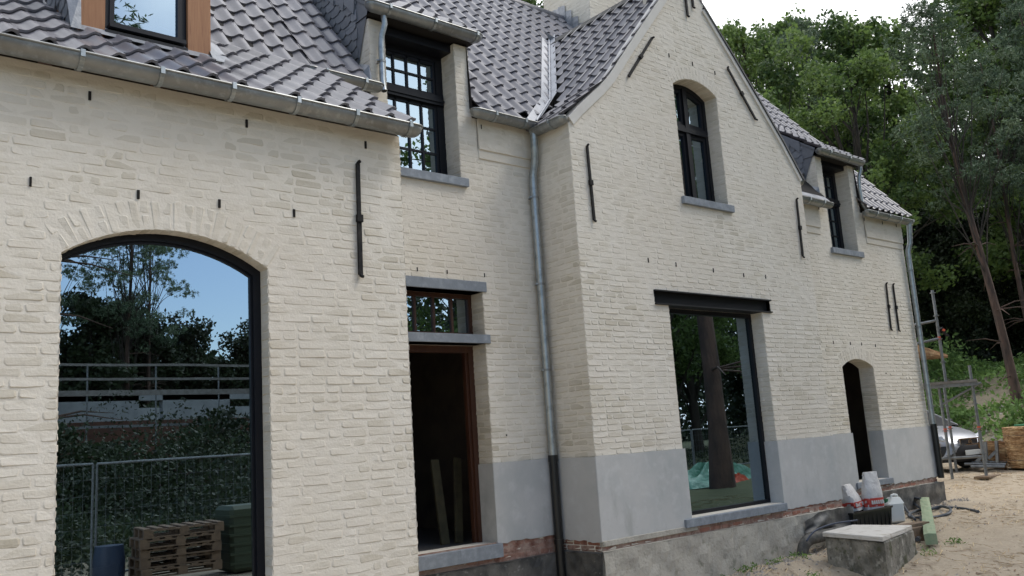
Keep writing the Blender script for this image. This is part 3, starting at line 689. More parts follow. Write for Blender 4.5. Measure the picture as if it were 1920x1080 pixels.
def keep_main(c):
    x, y, z = c
    if z > 7.14: return False
    for px0, px1, zk in ((4.40, 5.67, 5.61), (12.62, 13.86, 5.42)):
        if px0-.0 < x < (px1 if y < 7.12 else px1-.09) and z < zk: return False
    if x < 8.8:
        if z < gl_z(x)+.17 and x > 6.40: return False
    else:
        if z < gl_z(17.6-x)+.17 and x < 11.2: return False
    if x > 6.35 and x < 6.52 and z < 3.7: return False
    if 11 < x < 12.65 and z < 3.85: return False
    if 6.52 <= x < 7.2 and z < 3.45+(x-6.45)*.78+.10: return False
    return True
mb = MB()
V50 = (0, math.cos(math.radians(50)), math.sin(math.radians(50)))
V34 = (0, 1.6, KZ-2.47)
def tz(y): return main_z(y)-.005
tiles(mb, (3.73-.197*30, KY, KZ-.02), (1, 0, 0), V50, .197*30+.0, 4.75, .197, .302, lambda c: keep_main(c) and not (1.5 < c[0] < 2.45 and c[2] < 4.6))
tiles(mb, (3.73, 6.93, main_z(6.93)-.02), (1, 0, 0), V50, .197*58.4, 4.78, .197, .302, keep_main)
ln = math.hypot(1.6, KZ-2.47)
tiles(mb, (3.75-.197*30, 5.42, 2.475), (1, 0, 0), V34, .197*30, ln-.01, .197, ln/6, None)
mb.build('roof', M['tile'], house, True)
# gable roof
mb = MB()
def keep_g(c):
    x, y, z = c; xx = x if x < 8.8 else 17.6-x
    return z > main_z(y)+.17 or y < 6.98
def vtile(mb, x0, z0, x1, z1, sgn, nrow):
    l = math.hypot(x1-x0, z1-z0); ex = l/nrow
    if sgn > 0: tiles(mb, (x0, YG-.01+.2*16, z0), (0, -1, 0), (x1-x0, 0, z1-z0), .2*16, l, .2, ex, keep_g)
    else: tiles(mb, (x0, YG-.01, z0), (0, 1, 0), (x1-x0, 0, z1-z0), .2*16, l, .2, ex, keep_g)
vtile(mb, 6.44, 3.42, 7.19, 4.00, 1, 3); vtile(mb, 7.19, 4.00, 8.78, RZ-.0, 1, 8)
vtile(mb, 11.14, 3.36, 10.60, 4.0, -1, 3); vtile(mb, 10.60, 4.0, 8.82, RZ-.0, -1, 8)
mb.build('roof', M['tile'], house, True)
# dormer roofs
mb = MB()
for x0, z0, n_, zk in ((4.365, 4.37, 7, 5.61), (12.59, 4.25, 7, 5.42)):
    yk = 6.96+(zk-3.5)/T50; l = math.hypot(yk-6.93, zk-z0)
    mb = MB(); tiles(mb, (x0, 6.93, z0), (1, 0, 0), (0, yk-6.93, zk-z0), .194*n_, l, .194, l/7)
    mb.build('dormer_roof', M['tile'], house, True)
# dark deck added under the tiles to stop light leaking through gaps
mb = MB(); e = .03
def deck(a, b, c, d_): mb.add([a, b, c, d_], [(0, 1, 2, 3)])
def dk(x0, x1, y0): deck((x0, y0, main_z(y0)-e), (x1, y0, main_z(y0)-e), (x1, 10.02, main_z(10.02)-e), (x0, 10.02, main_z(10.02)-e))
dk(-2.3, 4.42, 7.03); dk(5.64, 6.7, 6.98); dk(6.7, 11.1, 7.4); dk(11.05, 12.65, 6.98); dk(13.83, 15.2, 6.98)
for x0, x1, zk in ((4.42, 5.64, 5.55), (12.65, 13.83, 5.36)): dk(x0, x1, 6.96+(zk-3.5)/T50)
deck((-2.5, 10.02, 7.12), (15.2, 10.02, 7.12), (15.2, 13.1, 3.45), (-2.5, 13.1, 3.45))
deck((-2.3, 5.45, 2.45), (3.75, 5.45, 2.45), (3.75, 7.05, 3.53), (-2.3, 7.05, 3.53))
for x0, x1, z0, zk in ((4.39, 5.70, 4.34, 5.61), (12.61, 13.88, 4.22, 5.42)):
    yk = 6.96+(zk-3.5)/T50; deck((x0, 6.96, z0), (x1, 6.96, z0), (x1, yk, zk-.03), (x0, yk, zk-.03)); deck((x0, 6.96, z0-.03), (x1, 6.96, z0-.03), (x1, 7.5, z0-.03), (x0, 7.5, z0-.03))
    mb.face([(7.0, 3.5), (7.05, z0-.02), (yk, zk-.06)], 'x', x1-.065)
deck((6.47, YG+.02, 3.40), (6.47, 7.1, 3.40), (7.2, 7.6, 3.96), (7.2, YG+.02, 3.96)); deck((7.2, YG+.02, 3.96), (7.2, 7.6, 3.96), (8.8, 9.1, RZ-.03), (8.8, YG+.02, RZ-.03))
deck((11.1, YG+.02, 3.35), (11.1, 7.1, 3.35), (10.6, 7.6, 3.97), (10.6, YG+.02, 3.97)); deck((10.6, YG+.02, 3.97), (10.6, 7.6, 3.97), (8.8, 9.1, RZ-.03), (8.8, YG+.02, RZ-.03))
mb.build('light_stop_deck', M['hole'], house)
# ridges
mb = MB()
mb.tube([(-2.3, 10.0, 7.10), (8.2, 10.0, 7.10), (15.2, 10.0, 7.10)], .085, 10)
mb.build('ridge', M['tile'], house, True)
mb = MB(); mb.prism([(8.63, RZ-.085), (8.80, RZ+.085), (8.97, RZ-.085), (8.95, RZ-.12), (8.80, RZ+.03), (8.65, RZ-.12)], 'y', YG+.3, 8.98); mb.box(8.70, 8.9, 8.97, 9.0, RZ-.16, RZ+.03)
recal(mb.build('ridge', M['steel'], house, label='dark metal ridge capping of the gable roof'))
# valley gutters in zinc
mb = MB()
for s in (1, -1):
    X = lambda x: x if s > 0 else 17.6-x
    pts = []
    for x, z in ((6.50, 3.49), (7.2, 4.06), (8.78, RZ+.04)):
        y = 6.96+(z-3.5)/T50; pts.append((x, y, z))
    for (a, b) in zip(pts[:-1], pts[1:]):
        for w0, w1, dz0, dz1 in ((-.15, 0, .08, .05), (0, .14, .05, .055)):
            pa = lambda p, w_, dz: (X(p[0]+w_*(1 if w_ > 0 else .9)), p[1], p[2]+dz+(w_*1.05 if w_ > 0 else 0))
            mb.add([pa(a, w0, dz0), pa(a, w1, dz1), pa(b, w1, dz1), pa(b, w0, dz0)], [(0, 1, 2, 3)])
        mb.tube([(X(a[0]), a[1]-.01, a[2]+.075), (X(b[0]), b[1]-.01, b[2]+.075)], .012, 6)
mb.build('valley_gutter', M['lead2'], house)
# verge bands of the gable
mb = MB()
def band(mb, pts, w_, y0, y1):
    P = [Vector((p[0], 0, p[1])) for p in pts]; lo = []
    for i, p in enumerate(P):
        d = (P[min(i+1, len(P)-1)]-P[max(i-1, 0)]).normalized(); n = Vector((d.z, 0, -d.x)); lo.append(p+n*w_)
    for i in range(len(P)-1):
        a, b, c, d_ = P[i], P[i+1], lo[i+1], lo[i]
        v = [(q.x, y, q.z) for y in (y0, y1) for q in (a, b, c, d_)]
        mb.add(v, [(0, 1, 2, 3), (4, 7, 6, 5), (0, 4, 5, 1), (3, 2, 6, 7)]+([(0, 3, 7, 4)] if i == 0 else [])+([(1, 5, 6, 2)] if i == len(P)-2 else []))
band(mb, [(6.50, 3.44), (6.65, 3.585), (6.85, 3.755), (7.03, 3.905), (7.22, 4.09), (7.6, 4.55), (8.41, 5.50)], .105, YG-.022, YG+.1)
mb.build('verge_band', M['band'], house); mb = MB()
band(mb, [(9.20, 5.47), (9.7, 4.95), (10.25, 4.37), (10.70, 3.88), (11.09, 3.40)], .055, YG-.022, YG+.1)
mb.build('verge_band', M['band'], house)
mb = MB(); band(mb, [(9.205, 5.50), (9.72, 4.98), (10.27, 4.40), (10.72, 3.91), (11.12, 3.42)], .028, YG-.035, YG+.2); mb.build('verge_tile', M['pvc'], house)
# slate cheeks
def cheek(x, y0, z0c, zk, z0, sgn=-1):
    mb = MB(); yk = 6.96+(zk-3.5)/T50
    mb.face([(y0, main_z(y0)-.06), (yk+.05, zk), (y0-.25, z0+(y0-.25-6.93)*(zk-z0)/(yk-6.93)), (y0, main_z(y0)-.06)][:3]+[], 'x', x-sgn*.0, tone=.1)
    nrm = Vector((sgn, 0, 0)); s_ = .20; hh = .105; top_ = lambda y: z0+(y-6.93)*(zk-z0)/(yk-6.93)-.03; bot_ = lambda y: main_z(y)+.0
    for j in range(30):
        for i in range(30):
            cy = y0-.2+i*s_+(j % 2)*s_*.5+j*-.0; cz = 3.3+j*hh
            lo_, hi_ = bot_(cy), top_(cy)
            if cz+hh < lo_-.05 or cz > hi_ or cy > yk: continue
            if cy < y0+.0 and cz < 9: 
                if cy < y0-.09: continue
            P = [(cy-s_/2+.003, cz+hh*1.1), (cy-s_/2+.003, cz+.03), (cy-s_/2+.05, cz), (cy+s_/2-.05, cz), (cy+s_/2-.003, cz+.03), (cy+s_/2-.003, cz+hh*1.1)]
            P = [(max(y, y0-.02), min(max(z, bot_(y)-.02), top_(y))) for y, z in P]; off = .004+.012*0
            tn = R(0, 1)
            v = [(x+sgn*(.012 if k in (1, 2, 3, 4) else .004), y, z) for k, (y, z) in enumerate(P)]
            v2 = [(x, y, z) for y, z in P]
            mb.add(v+v2, [tuple(range(6))]+[(a, 6+a, 6+(a+1) % 6, (a+1) % 6) for a in range(6)], tn)
    # large slates along the raking top edge
    n = 6
    for i in range(n):
        ya = y0-.0+(yk-y0-.25)*i/n; yb = y0+(yk-y0-.25)*(i+1)/n
        za, zb_ = top_(ya)+.03, top_(yb)+.03; dpt = .19 if i < n-1 else .1
        v = [(x+sgn*.018, ya, za), (x+sgn*.018, yb, zb_), (x+sgn*.022, yb-.0, max(zb_-dpt*.75, bot_(yb))), (x+sgn*.024, yb-.07, max(zb_-dpt-.02, bot_(yb-.07))), (x+sgn*.024, ya+.02, max(za-dpt, bot_(ya))), (x+sgn*.022, ya+.003, max(za-dpt*.6, bot_(ya)))]
        mb.add(v+[(x, p[1], p[2]) for p in v], [tuple(range(6))]+[(a, 6+a, 6+(a+1) % 6, (a+1) % 6) for a in range(6)], R(.2, .9))
    return mb
cheek(4.40, 7.275, 0, 5.61, 4.37).build('dormer_cheek', M['slate'], house)
cheek(12.62, 7.275, 0, 5.42, 4.25).build('dormer_cheek', M['slate'], house)
# ------------------------------------------------------------------ gutters and pipes
def gutter(A, B, out, r=.075, ea=True, eb=True, nb=.48, b0=.12):
    A, B, out = Vector(A), Vector(B), Vector(out); d = (B-A).normalized(); l = (B-A).length; mb = MB(); up = Vector((0, 0, 1))
    S = []
    el = r*1.1
    if ea: S += [(el*(1-math.cos(math.pi/2*i/5)), max(.02, math.sin(math.pi/2*i/5))) for i in range(5)]
    S += [(x, 1.) for x in np.linspace(el if ea else 0, l-(el if eb else 0), max(2, int(l/.3)))]
    if eb: S += [(l-el*(1-math.cos(math.pi/2*i/5)), max(.02, math.sin(math.pi/2*i/5))) for i in (4, 3, 2, 1, 0)]
    n = 12
    for rad, flip in ((r, 0), (r-.006, 1)):
        vs = []
        for x, k in S:
            for a in range(n+1):
                th = math.pi+math.pi*a/n; vs.append(A+d*x+out*(math.cos(th)*rad*(k if True else 1))+up*(math.sin(th)*rad*k*1.05)-out*0)
        mb.add(vs, [(i*(n+1)+a, i*(n+1)+a+1, (i+1)*(n+1)+a+1, (i+1)*(n+1)+a) for i in range(len(S)-1) for a in range(n)])
    mb.tube([A+d*x+out*(r*k+.002)+up*.004 for x, k in S], .0085, 8); mb.smooth = True
    g = mb.build('gutter', M['zinc'], house, True)
    x = b0
    while x < l-.05:
        b = MB()
        for s in range(10):
            t0, t1 = math.pi*1.05+math.pi*.95*s/10, math.pi*1.05+math.pi*.95*(s+1)/10
            pa, pb = [A+d*x+out*math.cos(t)*(r+.005)+up*math.sin(t)*(r*1.05+.005) for t in (t0, t1)]
            b.bar(pa, pb, .028, .007, up=tuple(d.cross((pb-pa).normalized())))
        b.box(*[c for p in [(A+d*x+out*(r+.006))] for c in (p.x-.013, p.x+.013, p.y-.009, p.y+.009, p.z-.03, p.z+.016)]) 
        b.build('gutter_bracket', M['zincnew'], g); x += nb
    return g
gutter((-2.3, 5.43, 2.47), (3.83, 5.43, 2.47), (0, -1, 0), nb=.47, b0=.35)
gutter((3.62, 6.93, 3.51), (4.46, 6.93, 3.51), (0, -1, 0), .07, nb=.42, b0=.2)
gutter((4.30, 6.93, 4.365), (5.75, 6.93, 4.365), (0, -1, 0), .075, nb=.55, b0=.25)
gutter((5.55, 6.93, 3.50), (6.50, 6.93, 3.50), (0, -1, 0), .07, True, False, nb=.42, b0=.3)
gutter((6.43, 6.93, 3.42), (6.43, 6.40, 3.42), (-1, 0, 0), .07, False, True, nb=.2, b0=.32)
gutter((11.14, 6.44, 3.40), (11.14, 6.95, 3.40), (1, 0, 0), .07, True, False, nb=2)
gutter((11.10, 6.93, 3.36), (12.72, 6.93, 3.36), (0, -1, 0), .07, False, True, nb=.4, b0=.5)
gutter((12.50, 6.93, 4.245), (13.93, 6.93, 4.245), (0, -1, 0), .07, nb=.6, b0=.3)
gutter((13.75, 6.93, 3.385), (15.42, 6.93, 3.385), (0, -1, 0), .075, nb=.42, b0=.3)
def pipe(pts, r, m_, clips=()):
    mb = MB(); mb.tube(pts, r, 14, cap=False); o = mb.build('downpipe', M[m_], house, True)
    for c, n_ in clips:
        b = MB(); c = Vector(c); b.tube([c-Vector((0, 0, .012)), c+Vector((0, 0, .012))], r+.005, 14); b.bar(c+Vector((0, .0, 0)), c+Vector((-.02, .09, 0)), .02, .012); b.bar(c+Vector((-r-.02, .01, 0)), c+Vector((-r, -.01, 0)), .03, .015); b.build('pipe_clip', M['zinc'], o)
    return o
px_, py_ = 6.425, 6.945
pipe([(6.41, 6.90, 3.41), (6.41, 6.91, 3.27), (6.425, 6.925, 3.16), (6.435, 6.95, 3.05), (6.43, 6.985, 2.93), (px_, 6.99, 2.80), (px_, 6.99, 1.0), (px_, 6.99, -.18)], .043, 'zincnew', [((px_, 6.99, 2.66), 0), ((px_, 6.99, 1.68), 0), ((px_, 6.99, .74), 0)])
mb = MB(); mb.tube([(px_, 6.99, -.16), (px_, 6.99, -1.2), (px_, 6.98, -1.9)], .047, 14); mb.tube([(px_, 6.99, -.16), (px_, 6.99, -.23)], .053, 14); mb.tube([(px_, 6.99, -1.02), (px_, 6.99, -1.07)], .054, 14)
mb.build('downpipe', M['pvc'], house, True, label='black plastic foot of the downpipe')
pipe([(4.52, 6.95, 4.33), (4.53, 6.95, 4.20), (4.515, 6.985, 4.10), (4.51, 7.0, 4.0), (4.51, 7.0, 3.6), (4.51, 6.98, 3.50)], .03, 'zincnew', [((4.51, 7.0, 3.82), 0)])
pipe([(13.86, 6.95, 4.20), (13.865, 6.95, 4.12), (13.84, 6.985, 4.0), (13.84, 7.0, 3.85), (13.85, 7.0, 3.55), (13.90, 6.97, 3.45), (14.0, 6.95, 3.41)], .03, 'zincnew', [])
pipe([(15.25, 6.90, 3.36), (15.25, 6.92, 3.18), (15.26, 6.94, 3.0), (15.23, 6.985, 2.85), (15.23, 6.99, 2.7), (15.23, 6.99, -.18)], .043, 'zincnew', [((15.23, 6.99, 2.5), 0), ((15.23, 6.99, 1.5), 0), ((15.23, 6.99, .5), 0)])
mb = MB(); mb.tube([(15.23, 6.985, -.16), (15.23, 6.985, -1.06)], .05, 14); mb.build('downpipe', M['pvc'], house, True, label='black plastic foot of the corner downpipe')
# lead flashings at the pier feet
for x, y, z in ((4.40, 7.06, 3.55), (12.62, 7.06, 3.44)):
    mb = MB(); mb.add([(x-.13, y+.13, z+.02), (x-.004, y-.02, z-.02), (x-.012, y-.02, z+.22), (x-.012, y+.17, z+.30)], [(0, 1, 2, 3)]); mb.add([(x-.012, y-.02, z+.22), (x-.012, y-.02, z-.04), (x+.03, y-.02, z-.02), (x+.0, y-.02, z+.16)], [(0, 1, 2, 3)])
    mb.build('flashing', M['lead'], house)
mb = MB(); mb.add([(11.10, 6.90, 3.40), (12.64, 6.90, 3.40), (12.64, 7.35, 3.90), (11.10, 7.35, 3.90)], [(0, 1, 2, 3)]); mb.build('flashing', M['lead'], house)
# chimney
cx0, cx1, cy0, cy1 = 10.14, 11.02, 9.33, 10.42
ch = MB(); 
for f_ in (lambda: ch.face([(cy0, 6.0), (cy1, 6.0), (cy1, 9.2), (cy0, 9.2)], 'x', cx0, tone=.3), lambda: ch.face([(cx0, 6.0), (cx1, 6.0), (cx1, 9.2), (cx0, 9.2)], 'y', cy0, tone=.3), lambda: ch.face([(cy0, 5.5), (cy1, 5.5), (cy1, 9.2), (cy0, 9.2)], 'x', cx1, tone=.3), lambda: ch.face([(cx0, 5.5), (cx1, 5.5), (cx1, 9.2), (cx0, 9.2)], 'y', cy1, tone=.3)): f_()
courses(ch, (cx0, cy0, 0), (0, 1, 0), (-1, 0, 0), 6.3, 9.2, lambda z: [(0, cy1-cy0)]); courses(ch, (cx0, cy0, 0), (1, 0, 0), (0, -1, 0), 6.3, 9.2, lambda z: [(0, cx1-cx0)])
cho = ch.build('chimney', M['brick'], house)
fl = MB()                                                              # stepped lead flashing on the chimney's side
for i in range(6):
    y0 = cy0-.02+i*.145; y1 = y0+.165; zt = min(main_z(y1), 7.16)+.20; fl.add([(cx0-.014-.002*i, y0, min(main_z(y0), 7.1)-.08), (cx0-.012-.002*i, y1, min(main_z(y1), 7.1)-.08), (cx0-.010-.002*i, y1, zt), (cx0-.012-.002*i, y0, zt-.03)], [(0, 1, 2, 3)])
    fl.add([(cx0-.012, y0, main_z(y0)+.05), (cx0-.012, y1, main_z(y1)+.05), (cx0-.20, y1, main_z(y1)+.03), (cx0-.20, y0, main_z(y0)+.03)], [(0, 1, 2, 3)]) if y1 < 10 else None
fl.build('flashing', M['lead'], cho)
# wooden roof dormer on the low wing (upper left)
dm = MB(); Yd = 6.13
def wdorm():
    for x0, x1, zb in ((1.505, 1.675, 2.93), (2.255, 2.43, 2.97)):
        mb = MB(); mb.box(x0, x1, Yd, Yd+.05, zb, 4.6, 0, .003); mb.box(x0+(.0 if x0 < 2 else .12), x0+.05 if x0 < 2 else x1, Yd+.051, Yd+1.2, 3.0, 4.6)
        mb.build('dormer_post', M['cedar'], house)
    mb = MB(); ring(mb, arch_loop(1.675, 2.255, 3.02, 4.5, 0), arch_loop(1.715, 2.215, 3.075, 4.44, 0), Yd+.03, Yd+.10); ring(mb, arch_loop(1.71, 2.22, 3.08, 4.42, 0), arch_loop(1.742, 2.188, 3.115, 4.37, 0), Yd+.02, Yd+.07)
    mb.box(1.70, 2.235, Yd-.03, Yd+.05, 3.055, 3.085); mb.box(1.675, 2.25, Yd-.02, Yd+.05, 3.0, 3.03)
    w_ = recal(mb.build('window', M['black'], house, label='window of the cedar-clad roof dormer')); pane(w_, arch_loop(1.735, 2.195, 3.10, 4.38, 0), Yd+.045)
    mb = MB(); mb.add([(1.44, Yd-.06, 2.965), (2.60, Yd-.06, 2.965), (2.56, Yd+.03, 3.06), (1.46, Yd+.03, 3.06)], [(0, 1, 2, 3)])
    mb.add([(1.44, Yd-.06, 2.965), (1.51, Yd-.05, 2.97), (1.51, Yd-.02, 3.26), (1.42, Yd-.01, 3.22)], [(0, 1, 2, 3)]); mb.add([(1.675, Yd+.0, 2.93), (2.255, Yd+.0, 2.93), (2.255, Yd+.04, 3.02), (1.675, Yd+.04, 3.02)], [(0, 1, 2, 3)])
    mb.add([(2.42, Yd-.06, 2.98), (2.62, Yd+.02, 2.99), (2.56, Yd+.2, 3.22), (2.42, Yd+.1, 3.20)], [(0, 1, 2, 3)])
    mb.build('flashing', M['lead'], house)
    mb = MB(); mb.face([(Yd+.05, 2.95), (Yd+1.8, 4.4), (Yd+1.8, 4.6), (Yd+.05, 4.6)], 'x', 2.44); mb.build('dormer_cheek', M['slate'], house)
    mb = MB(); mb.face([(Yd+.05, 2.95), (Yd+1.8, 4.4), (Yd+1.8, 4.6), (Yd+.05, 4.6)], 'x', 1.50)
    for j in range(16):
        for i in range(10):
            y = Yd+.02+i*.19+(j % 2)*.09; z = 3.0+j*.1
            if z < 2.95+(y-Yd)*.75: continue
            mb.add([(1.488, y, z+.11), (1.484, y+.02, z), (1.484, y+.17, z), (1.488, y+.185, z+.11)], [(0, 1, 2, 3)], R(0, 1))
    mb.build('dormer_cheek', M['slate'], house)
    mb = MB(); mb.box(1.45, 2.5, Yd-.02, Yd+2.2, 4.6, 4.66); mb.build('dormer_roof', M['lead'], house)
wdorm()
# planks leaning in the dark doorway: loose things
def loose(name, mb, m_, label, cat, group=None, smooth=False):
    o = mb.build(name, M[m_], None, smooth); return tag(o, label, cat, group)
mb = MB(); mb.bar((5.52, 7.75, -1.0), (5.57, 7.95, -.13), .10, .03, up=(0, 1, 0)); loose('plank', mb, 'darkwood', 'plank leaning in the dark doorway, the left one of two', 'plank', 'planks in the doorway')
mb = MB(); mb.bar((5.66, 7.7, -1.0), (5.88, 7.95, -.13), .09, .03, up=(0, 1, 0)); loose('plank', mb, 'darkwood', 'plank leaning in the dark doorway, the right one of two', 'plank', 'planks in the doorway')

# ------------------------------------------------------------------ things on the sand
def orient(center, ang, P):               # local points (x,y,z) to world, turned about z
    c, s = math.cos(ang), math.sin(ang)
    return [(center[0]+p[0]*c-p[1]*s, center[1]+p[0]*s+p[1]*c, center[2]+p[2]) for p in P]
def xf(mb, center, ang): mb.v = orient(center, ang, mb.v); return mb
# concrete inspection pit with its slab lid
lidc = [at(1545, 997, Z=-1.235), at(1601.5, 983, Z=-1.235), at(1712, 984, Z=-1.235), at(1657, 1006, Z=-1.235)]
pc = sum(lidc)/4
pit = thing('inspection_pit', 'square cast concrete pit with a pale slab lid standing by the foundation', 'pit', (float(pc[0]), float(pc[1]), -1.75))
def quadblock(mb, Q, z0, z1, grow=0, n=8, amp=.0, bev=0):
    c = sum((Vector(q) for q in Q), Vector())/4; P = [Vector(q)+(Vector(q)-c).normalized()*grow for q in Q]
    ring_ = []
    for i in range(4):
        for k in range(n): ring_.append(P[i].lerp(P[(i+1) % 4], k/n))
    m_ = len(ring_); rows = 6; vs = []
    for j in range(rows+1):
        for p in ring_:
            dr = (p-c).normalized(); vs.append((p.x+dr.x*(R(-amp, amp)-bev*(j == rows)), p.y+dr.y*(R(-amp, amp)-bev*(j == rows)), z0+(z1-z0)*(j/rows if j < rows-1 or not bev else (j/rows if j == rows else 1-bev/(z1-z0)))+R(-amp, amp)*.4*(j > 0)))
    mb.add(vs, [(j*m_+i, j*m_+(i+1) % m_, (j+1)*m_+(i+1) % m_, (j+1)*m_+i) for j in range(rows) for i in range(m_)]+[tuple(rows*m_+i for i in range(m_))])
M['pitc'] = mat('stained_cast_concrete', (.27, .25, .21), .92, noise=[(3.5, (.12, .115, .095), .45, .60), (9, (.42, .40, .35), .54, .66, .8), (6, (.07, .075, .035), .56, .64, .85), (25, (.08, .07, .06), .58, .68, .8)], bump=[(30, .9, .012)])
mb = MB(); quadblock(mb, [(q[0], q[1], 0) for q in lidc], -2.0, -1.285, .0, 14, .009, .02)
mb.build('chamber', M['pitc'], pit)
mb = MB(); quadblock(mb, [(q[0], q[1], 0) for q in lidc], -1.283, -1.235, -.0, 8, .003, .006); mb.v = [(v[0]-.03, v[1]+.0, v[2]) for v in mb.v]; mb.build('lid', M['slab'], pit)
# black crate
def box_at(px, py, Y, wx, wy, h, z0): pass
cq = at(1640, 990, Y=6.05)
cz_ = gz(12.3, 6.7)
mb = MB(); x0, x1, y0, y1, zb, zt = 11.10, 12.15, 6.32, 6.86, -1.56, -1.22
def tub(mb, x0, x1, y0, y1, zb, zt, tpr=.03, th=.02):
    o0 = [(x0+tpr, y0+tpr), (x1-tpr, y0+tpr), (x1-tpr, y1-tpr), (x0+tpr, y1-tpr)]; o1 = [(x0, y0), (x1, y0), (x1, y1), (x0, y1)]; i1 = [(x0+th, y0+th), (x1-th, y0+th), (x1-th, y1-th), (x0+th, y1-th)]; i0 = [(a[0]*.98+.02*(x0+x1)/2, a[1]*.98+.02*(y0+y1)/2) for a in i1]
    v = [(*p, zb) for p in o0]+[(*p, zt) for p in o1]+[(*p, zt) for p in i1]+[(*p, zb+.03) for p in i0]
    mb.add(v, [(3, 2, 1, 0)]+[(a, (a+1) % 4, 4+(a+1) % 4, 4+a) for a in range(4)]+[(4+a, 4+(a+1) % 4, 8+(a+1) % 4, 8+a) for a in range(4)]+[(8+a, 8+(a+1) % 4, 12+(a+1) % 4, 12+a) for a in range(4)]+[(12, 13, 14, 15)])
tub(mb, x0, x1, y0, y1, zb, zt)
for k in range(9):
    x = x0+.08+k*(x1-x0-.16)/8; mb.box(x-.008, x+.008, y0+.004, y0+.03, zb+.04, zt-.03)
for k in range(6):
    y = y0+.06+k*(y1-y0-.12)/5; mb.box(x0+.004, x0+.03, y-.008, y+.008, zb+.04, zt-.03)
mb.box(x0-.012, x1+.012, y0-.012, y0, zt-.02, zt+.006); mb.box(x0-.012, x0, y0, y1, zt-.02, zt+.006)
loose('crate', mb, 'pvc', 'black plastic mortar tub between the pit and the house', 'crate')
# paper sacks
def sack(name, c, ang, w_, h, dp, lean, label, fold=.6):
    t = thing(name, label, 'sack', c, 'cement sacks in the black tub')
    def body(zz0, zz1, gr, mm, nm):
        mb = MB(); n, k = 18, 10; vs = []
        for j in range(k+1):
            f = zz0+(zz1-zz0)*j/k
            sx = w_/2*(1-.28*max(0, f-.45)/.55*fold-.10*abs(f-.5)); sy = dp/2*(1-.80*max(0, (f-.35)/.65)**1.3)
            for i in range(n):
                a = 2*math.pi*i/n; ca, sa = math.cos(a), math.sin(a); e = .55
                x = math.copysign(abs(ca)**e, ca)*(sx+gr); y = math.copysign(abs(sa)**e, sa)*(sy+gr); cr_ = .010*math.sin(i*2.3+f*19)
                vs.append((x+cr_+lean*f*h, y+cr_*.6, f*h))
        mb.add(vs, [(j*n+i, j*n+(i+1) % n, (j+1)*n+(i+1) % n, (j+1)*n+i) for j in range(k) for i in range(n)]+[tuple(k*n+i for i in range(n)), tuple(range(n))[::-1]])
        xf(mb, c, ang); return mb.build(nm, M[mm], t, True)
    body(0, 1, 0, 'bag', 'paper'); b = body(.12, .34, .003, 'bagred', 'printed_band')
    mb = MB()
    for k in range(6):                      # white print too small to read
        x = -w_*.32+k*w_*.12; f = .24
        mb.box(x, x+w_*.07, -dp/2-.012, -dp/2+.005, f*h-.028, f*h+.022); 
    xf(mb, (c[0]+lean*.24*h, c[1], c[2]), ang); mb.build('print_mark', M['plastic'], b)
    return t
sack('paper_sack', (12.02, 6.52, -1.28), -.35, .30, .54, .17, .02, 'upright white cement sack with a red printed band, standing in the black tub')
sack('paper_sack', (11.72, 6.66, -1.24), .2, .44, .36, .22, -.45, 'slumped white and red cement sack leaning to the left in the black tub', .9)
# jerrycan
jb = (12.62, 6.55)
t = thing('jerrycan', 'white plastic jerrycan standing right of the black tub', 'jerrycan', (jb[0], jb[1], gz(*jb)))
z0 = gz(*jb); mb = MB(); mb.box(-.13, .13, -.10, .10, 0, .30, 0, .03); mb.add([(-.13, -.10, .27), (.13, -.10, .27), (.13, .10, .27), (-.13, .10, .27), (-.02, -.055, .36), (.10, -.055, .36), (.10, .055, .36), (-.02, .055, .36)], [(0, 1, 5, 4), (1, 2, 6, 5), (2, 3, 7, 6), (3, 0, 4, 7), (4, 5, 6, 7)])
xf(mb, (jb[0], jb[1], z0), -.5); mb.build('container', M['plastic'], t)
mb = MB(); mb.tube([(-.01, 0, .345), (0, 0, .385), (.045, 0, .395), (.09, 0, .385), (.10, 0, .345)], .018, 8); xf(mb, (jb[0], jb[1], z0), -.5); mb.build('handle', M['plastic'], t, True)
mb = MB(); mb.tube([(-.09, 0, .29), (-.09, 0, .345)], .028, 12); xf(mb, (jb[0], jb[1], z0), -.5); mb.build('cap', mat('green_plastic', (.02, .14, .06), .4), t, True)
# green timber
a = atg(1748, 1028); b = atg(1736, 952)
a = Vector(a)+Vector((0, 0, .10)); b = Vector(b)+Vector((0, 0, .10))
mb = MB(); d = (b-a); n = 16; up = Vector((0, 0, 1)); r = d.normalized().cross(up).normalized(); vs = []
for i in range(n+1):
    p = a+d*i/n; hw = .068; hh = .06
    for (x, z) in ((-hw, -hh), (-hw*.3, -hh), (hw, -hh), (hw, hh*.2), (hw*.97, hh), (hw*.4, hh+R(0, .012)), (-hw*.4, hh+R(0, .01)), (-hw, hh*.9)):
        vs.append(p+r*(x+R(-.004, .004))+up*(z+R(-.004, .004)))
mb.add(vs, [(i*8+k, i*8+(k+1) % 8, (i+1)*8+(k+1) % 8, (i+1)*8+k) for i in range(n) for k in range(8)]+[tuple(range(8))[::-1], tuple(n*8+k for k in range(8))])
loose('timber_beam', mb, 'greenwood', 'mossy green square timber beam lying on the sand beside the pit', 'beam')
# small plank pile behind the lid
mb = MB(); mb.bar((10.5, 5.62, -1.34), (11.35, 5.50, -1.34), .14, .03); loose('plank', mb, 'oldwood', 'weathered board lying level behind the pit lid', 'board')
mb = MB(); mb.box(10.75, 11.2, 5.45, 5.68, -1.75, -1.36, 0, .01); loose('wood_block', mb, 'oldwood', 'dark rotten wooden block under the weathered board', 'wood block')
